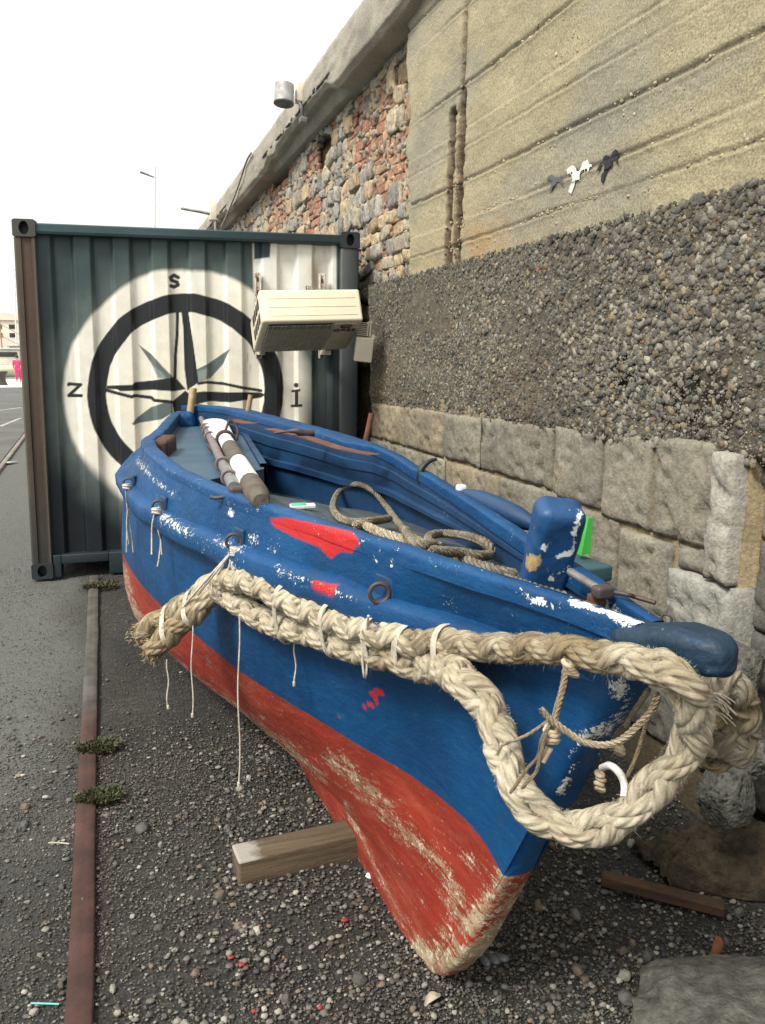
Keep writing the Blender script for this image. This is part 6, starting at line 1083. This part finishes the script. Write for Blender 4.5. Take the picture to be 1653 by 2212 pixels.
# weeds along the rail
def weed(u, v, label, rad, n, seed, h=.05):
    c = at_z(u, v, .01); g = np.random.default_rng(seed); mb = MB(); a = g.random(n) * 6.283; r = rad * np.sqrt(g.random(n)); base = np.stack([np.cos(a) * r * 1.2, np.sin(a) * r * .7, 0 * r], 1); ln = h * g.uniform(.35, 1.1, n); dr = np.stack([np.cos(a) * .7 + g.normal(0, .4, n), np.sin(a) * .7 + g.normal(0, .4, n), g.uniform(.5, 1.3, n)], 1); dr /= np.linalg.norm(dr, axis=1)[:, None]; sd = np.cross(dr, g.normal(size=(n, 3))); sd /= np.linalg.norm(sd, axis=1)[:, None]; w = g.uniform(.0015, .004, n)[:, None]
    p0 = c + base; p1 = p0 + dr * ln[:, None] * .55; p2 = p1 + (dr * .7 + [0, 0, -.45] + g.normal(0, .2, (n, 3))) * ln[:, None] * .5; V = np.stack([p0 - sd * w * .4, p0 + sd * w * .4, p1 + sd * w, p1 - sd * w, p2], 1).reshape(-1, 3); F4 = (np.arange(n) * 5)[:, None] + np.array([0, 1, 2, 3]); F3 = (np.arange(n) * 5)[:, None] + np.array([3, 2, 4]); pal = np.array([(.04, .055, .014), (.055, .065, .022), (.028, .04, .012), (.085, .075, .035)]); mb.add(V, [F4, F3], Col=np.repeat(pal[g.integers(0, 4, n)] * g.uniform(.6, 1.2, (n, 1)), 5, axis=0)); tag(mb.build('weed', M['leaf'], None, origin=tuple(c)), label, 'weed', 'weeds growing along the rail')
weed(213, 1618, 'green weed tuft on the rail, the upper of the two large ones', .056, 2200, 1, .05); weed(215, 1725, 'darker weed tuft on the rail, lower of the two large ones', .056, 1900, 2, .045); weed(218, 1268, 'small weed tuft at the container foot by the rail end', .09, 700, 3, .06)

# ------------------------------------------------------------------ on the wall top and far away
p = at_x(614, 203, 1.62); fl = thing('floodlight', 'grey drum floodlight mounted on top of the wall coping', 'lamp', tuple(p)); t = NT('weathered_lamp_metal'); c = t.mix(t.ramp(t.noise(14, 5), .35, .65), (.36, .365, .36), (.22, .21, .2)); M['lampmetal'] = t.done(c, .5, t.bump(t.noise(30, 4), .2, .004), .3)
prof = [(0, .095), (.085, .095), (.097, .085), (.097, -.075), (.102, -.08), (.102, -.098), (.092, -.1), (.085, -.06), (0, -.06)]; th = np.linspace(0, 2 * np.pi, 36, endpoint=False); P = np.stack([np.stack([r_ * np.cos(th), r_ * np.sin(th), z_ + 0 * th], -1) for r_, z_ in prof]); tilt = np.array(Euler((-.12, .10, 0)).to_matrix()); MB().add((P.reshape(-1, 3) @ tilt.T) * .88 + p, grid_faces(len(prof), 36, False, True)).build('drum_housing', M['lampmetal'], fl)
MB().rbox(p + [.165, .02, .03], (.115, .10, .17), .012, 4).build('gear_box', M['cream'], fl); MB().tube([p + [.11, 0, -.03], p + [.15, -.02, -.1], p + [.16, 0, -.16], p + [.19, 0, -.20]], .014, 8, step=.02).rbox(p + [.17, 0, -.2], (.07, .06, .05), .01, 3).build('mounting_arm', M['lampmetal'], fl)
a, b = at_x(391, 450, 1.55), at_x(458, 462, 1.72); a = np.array(at_y(391, 450, b[1])); sl = thing('wall_lamp', 'thin lamp arm with a cream box sticking out at the far wall top', 'lamp', tuple(b)); MB().tube([a, a + (b - a) * .6, b], [.02, .022, .03], 8).build('lamp_arm', M['lampmetal'], sl); MB().rbox(b + [.06, .05, .05], (.20, .16, .30), .02, 3).build('gear_box', M['cream'], sl); MB().tube([b + [.05, 0, -.1], b + [.06, 0, -.35], b + [.10, 0, -.5]], .025, 7, step=.04).build('mounting_arm', M['lampmetal'], sl)
pts = [at_x(u, v, 1.75) for u, v in ((543, 330), (532, 350), (512, 410), (490, 465), (478, 490))]; tag(MB().tube(pts, .012, 7, step=.06).build('wall_cable', M['lampmetal'], None, origin=tuple(pts[0])), 'slack grey cable hanging down over the wall coping', 'cable')
Yl = 34.; b = at_y(336, 700, Yl); tp_ = at_y(335, 360, Yl); pl = thing('street_lamp', 'tall thin street lamp post far off behind the container', 'street lamp', (b[0], Yl, 0)); M['paleiron'] = basic('pale_lamp_post', (.8, .8, .77), (.7, .7, .66), 5, .6, .05); MB().tube([[b[0], Yl, 0], [b[0], Yl, 4], tp_], [.05, .045, .035], 8).build('post', M['paleiron'], pl); a = at_y(303, 371, Yl); q = at_y(334, 383, Yl); MB().tube([q, a], [.03, .05], 8).build('lamp_arm', M['lampmetal'], pl)
# person in pink on the quay edge
P0 = at_z(41, 826, .03); hx, hy = P0[0], P0[1]; pe = bpy.data.objects
def skin(name, pts, edges, rad, mat_, parent=None, loc=None):
    me = bpy.data.meshes.new(name); me.from_pydata([tuple(p) for p in pts], edges, []); o = bpy.data.objects.new(name, me); COL.objects.link(o); md = o.modifiers.new('s', 'SKIN'); sv = me.skin_vertices[0].data
    for i, r_ in enumerate(rad): sv[i].radius = (r_, r_); sv[i].use_root = (i == 0)
    o.modifiers.new('d', 'SUBSURF').levels = 1; o.modifiers['d'].render_levels = 1; me.materials.append(mat_); o.parent = parent; o.location = loc or (0, 0, 0); return o
pers = thing('person', 'person in bright pink top and trousers walking far off at the quay edge', 'person', (hx, hy, .03)); M['skin'] = basic('skin', (.45, .28, .2), None, 5, .6, 0); M['pink'] = basic('pink_cloth', (.75, .04, .17), (.6, .03, .14), 5, .8, .1)
J = [(0, 0, .92), (0, 0, 1.12), (0, 0, 1.36), (0, 0, 1.47), (0, -.02, 1.58), (-.09, 0, .86), (-.10, -.08, .48), (-.1, -.05, .06), (-.1, -.18, .02), (.09, 0, .86), (.1, .10, .48), (.1, .2, .08), (.1, .1, .03), (-.19, 0, 1.36), (-.23, .05, 1.1), (-.22, -.08, .88), (.19, 0, 1.36), (.23, -.05, 1.1), (.22, .08, .88)]
E_ = [(0, 1), (1, 2), (2, 3), (3, 4), (0, 5), (5, 6), (6, 7), (7, 8), (0, 9), (9, 10), (10, 11), (11, 12), (2, 13), (13, 14), (14, 15), (2, 16), (16, 17), (17, 18)]
skin('body', J, E_, [.14, .13, .14, .055, .10, .09, .065, .045, .04, .09, .065, .045, .04, .06, .045, .035, .06, .045, .035], M['skin'], pers)
skin('pink_jacket', [(0, 0, .80), (0, 0, 1.12), (0, 0, 1.4), (-.2, 0, 1.37), (-.24, .05, 1.1), (-.23, -.06, .93), (.2, 0, 1.37), (.24, -.05, 1.1), (.23, .06, .93)], [(0, 1), (1, 2), (2, 3), (3, 4), (4, 5), (2, 6), (6, 7), (7, 8)], [.19, .17, .16, .085, .065, .055, .085, .065, .055], M['pink'], pers)
skin('trousers', [(0, 0, .9), (-.1, 0, .84), (-.1, -.08, .48), (-.1, -.05, .14), (.1, 0, .84), (.1, .10, .48), (.1, .2, .16)], [(0, 1), (1, 2), (2, 3), (0, 4), (4, 5), (5, 6)], [.17, .11, .085, .07, .11, .085, .07], M['pink'], pers)
V, F = ICO[2]; MB().add(V * [.105, .115, .12] + [hx, hy + .02, 1.65], F).build('hair', M['rotwood'], pers)
p = at_z(3, 832, .03); tag(MB().tube([p, p + [0, 0, .25], p + [0, 0, .55], p + [0, 0, .75], p + [0, 0, .8]], [.36, .26, .3, .42, .36], 14).build('bollard', M['darkiron'], None, origin=tuple(p)), 'dark mooring bollard at the quay edge far left', 'bollard')
# moored boats and hillside beyond
M['boatwhite'] = basic('white_boat_hull', (.8, .76, .62), (.7, .62, .42), .6, .5, 0.); M['cabin'] = basic('cabin_cream', (.62, .60, .52), (.4, .38, .34), .8, .6, 0.); M['mast'] = basic('rust_mast', (.32, .2, .1), (.4, .3, .18), 1, .7, 0.)
def trawler(u, Y, sc, label, seed):
    p = at_y(u, 786, Y); p[2] = .2; r = thing('moored_boat', label, 'boat', tuple(p), 'boats moored across the harbour'); L = 7 * sc; mb = MB(); S_ = np.linspace(-1, 1, 20); rows = []
    for f_, zz_ in ((.0, -.3), (.75, .3), (1.0, 1.1)): rows.append(np.stack([p[0] + S_ * L * (.42 + .08 * f_), p[1] - f_ * 1.1 * sc * (1 - np.abs(S_) ** 3), p[2] + zz_ * sc + .35 * S_ ** 2 * f_], 1))
    for f_, zz_ in ((1.0, 1.1), (.75, .3), (.0, -.3)): rows.append(np.stack([p[0] + S_ * L * (.42 + .08 * f_), p[1] + f_ * 1.1 * sc * (1 - np.abs(S_) ** 3), p[2] + zz_ * sc + .35 * S_ ** 2 * f_], 1))
    mb.grid(np.array(rows)); mb.build('hull', M['boatwhite'], r); mb = MB().rbox(p + [.6 * sc, 0, 1.9 * sc], (2.2 * sc, 1.4 * sc, 1.6 * sc), .08, 3).rbox(p + [.6 * sc, 0, 2.8 * sc], (2.6 * sc, 1.7 * sc, .14), .03, 2); mb.build('wheelhouse', M['cabin'], r); MB().rbox(p + [.6 * sc, -.72 * sc, 2.2 * sc], (1.8 * sc, .06, .5 * sc), .02, 2).build('window', M['grilledark'], r)
    mb = MB().tube([p + [-1.2 * sc, 0, 1.], p + [-1.2 * sc, 0, 5.2 * sc]], [.08, .05], 6).tube([p + [-1.2 * sc, 0, 4.9 * sc], p + [-3.2 * sc, 0, 1.2]], .03, 5).tube([p + [-1.2 * sc, 0, 4.9 * sc], p + [2.2 * sc, 0, 2.9 * sc]], .03, 5).tube([p + [-1.2 * sc, 0, 2.2 * sc], p + [-3. * sc, 0, 3.4 * sc]], .06, 5); mb.build('mast', M['mast'], r)
trawler(8, 72, .75, 'cream hulled moored boat, left one across the harbour', 1); trawler(36, 75, .85, 'cream hulled moored boat with cabin, right one across the harbour', 2)
xs = np.linspace(-420, 260, 90); U_, V_ = np.meshgrid(xs, np.linspace(0, 1, 24), indexing='ij'); hh = (18 + 14 * fbm(np.stack([U_ / 60, 0 * U_, 0 * U_], -1), 4, 501)) * np.sin(np.pi * .5 * V_) * (.9 + .2 * fbm(np.stack([U_ / 14, V_ * 4, 0 * U_], -1), 3, 503)); M['hill'] = basic('distant_hillside', (.42, .44, .42), (.55, .54, .50), .05, .95, 0.); tag(MB().grid(np.stack([U_, 262 + 160 * V_, hh * .62 - .5], -1)).build('hill', M['hill']), kind='structure')
M['house'] = basic('pale_house_wall', (.8, .72, .62), (.75, .62, .52), .2, .8, 0.); M['rooft'] = basic('pale_red_roof', (.55, .3, .24), (.6, .36, .28), .5, .8, 0.)
def house(u, v, Y, w, h, label):
    p = at_y(u, v, Y); t_ = thing('house', label, 'house', tuple(p), 'houses on the far hillside'); MB().rbox(p + [0, 0, h / 2 - 2], (w, 7, h + 4), .05, 2).build('wall', M['house'], t_); a = np.array([[-w / 2 - .4, -4, h], [w / 2 + .4, -4, h], [w / 2 + .4, 4, h], [-w / 2 - .4, 4, h], [-w / 2, 0, h + 2.2], [w / 2, 0, h + 2.2]]) + p; MB().add(a, [np.array([[0, 1, 5, 4], [2, 3, 4, 5]]), np.array([[0, 4, 3], [1, 2, 5]])]).build('roof', M['rooft'], t_, smooth=False)
    [MB().rbox(p + [x * w, -3.55, z * h], (w * .14, .2, h * .2), .03, 2).build('window', M['grilledark'], t_) for x in (-.3, 0, .3) for z in (.3, .7)]
for i, (u, v, w, h, l) in enumerate(((3, 738, 12, 6, 'wide pale house lowest at the left of the far hillside'), (18, 745, 9, 5, 'small pale house in the middle of the far hillside'), (33, 742, 8, 6, 'pale house closest to the container edge on the far hillside'), (26, 726, 9, 5, 'pale house standing highest on the far hillside'))): house(u, v, 262 + i * 9, w, h, l)
# lattice harbour mast
p = at_y(53, 780, 140.); la = thing('lattice_mast', 'faint lattice mast rising far behind the harbour boats', 'mast', (p[0], p[1], 0)); mb = MB(); H_ = (773 - 640) / FPX * 145 + 4
for sx_ in (-1, 1): mb.tube([[p[0] + sx_ * 1.2, p[1], 0], [p[0] + sx_ * .35, p[1], H_]], .10, 5)
for k in range(12): z0, z1 = H_ * k / 12, H_ * (k + 1) / 12; f0, f1 = 1.2 - .85 * k / 12, 1.2 - .85 * (k + 1) / 12; mb.tube([[p[0] - f0, p[1], z0], [p[0] + f1, p[1], z1]], .05, 4); mb.tube([[p[0] + f0, p[1], z0], [p[0] - f1, p[1], z1]], .05, 4)
mb.build('lattice', M['paleiron'], la)

for o in list(bpy.data.objects):
    if '_o' in o.keys(): del o['_o']
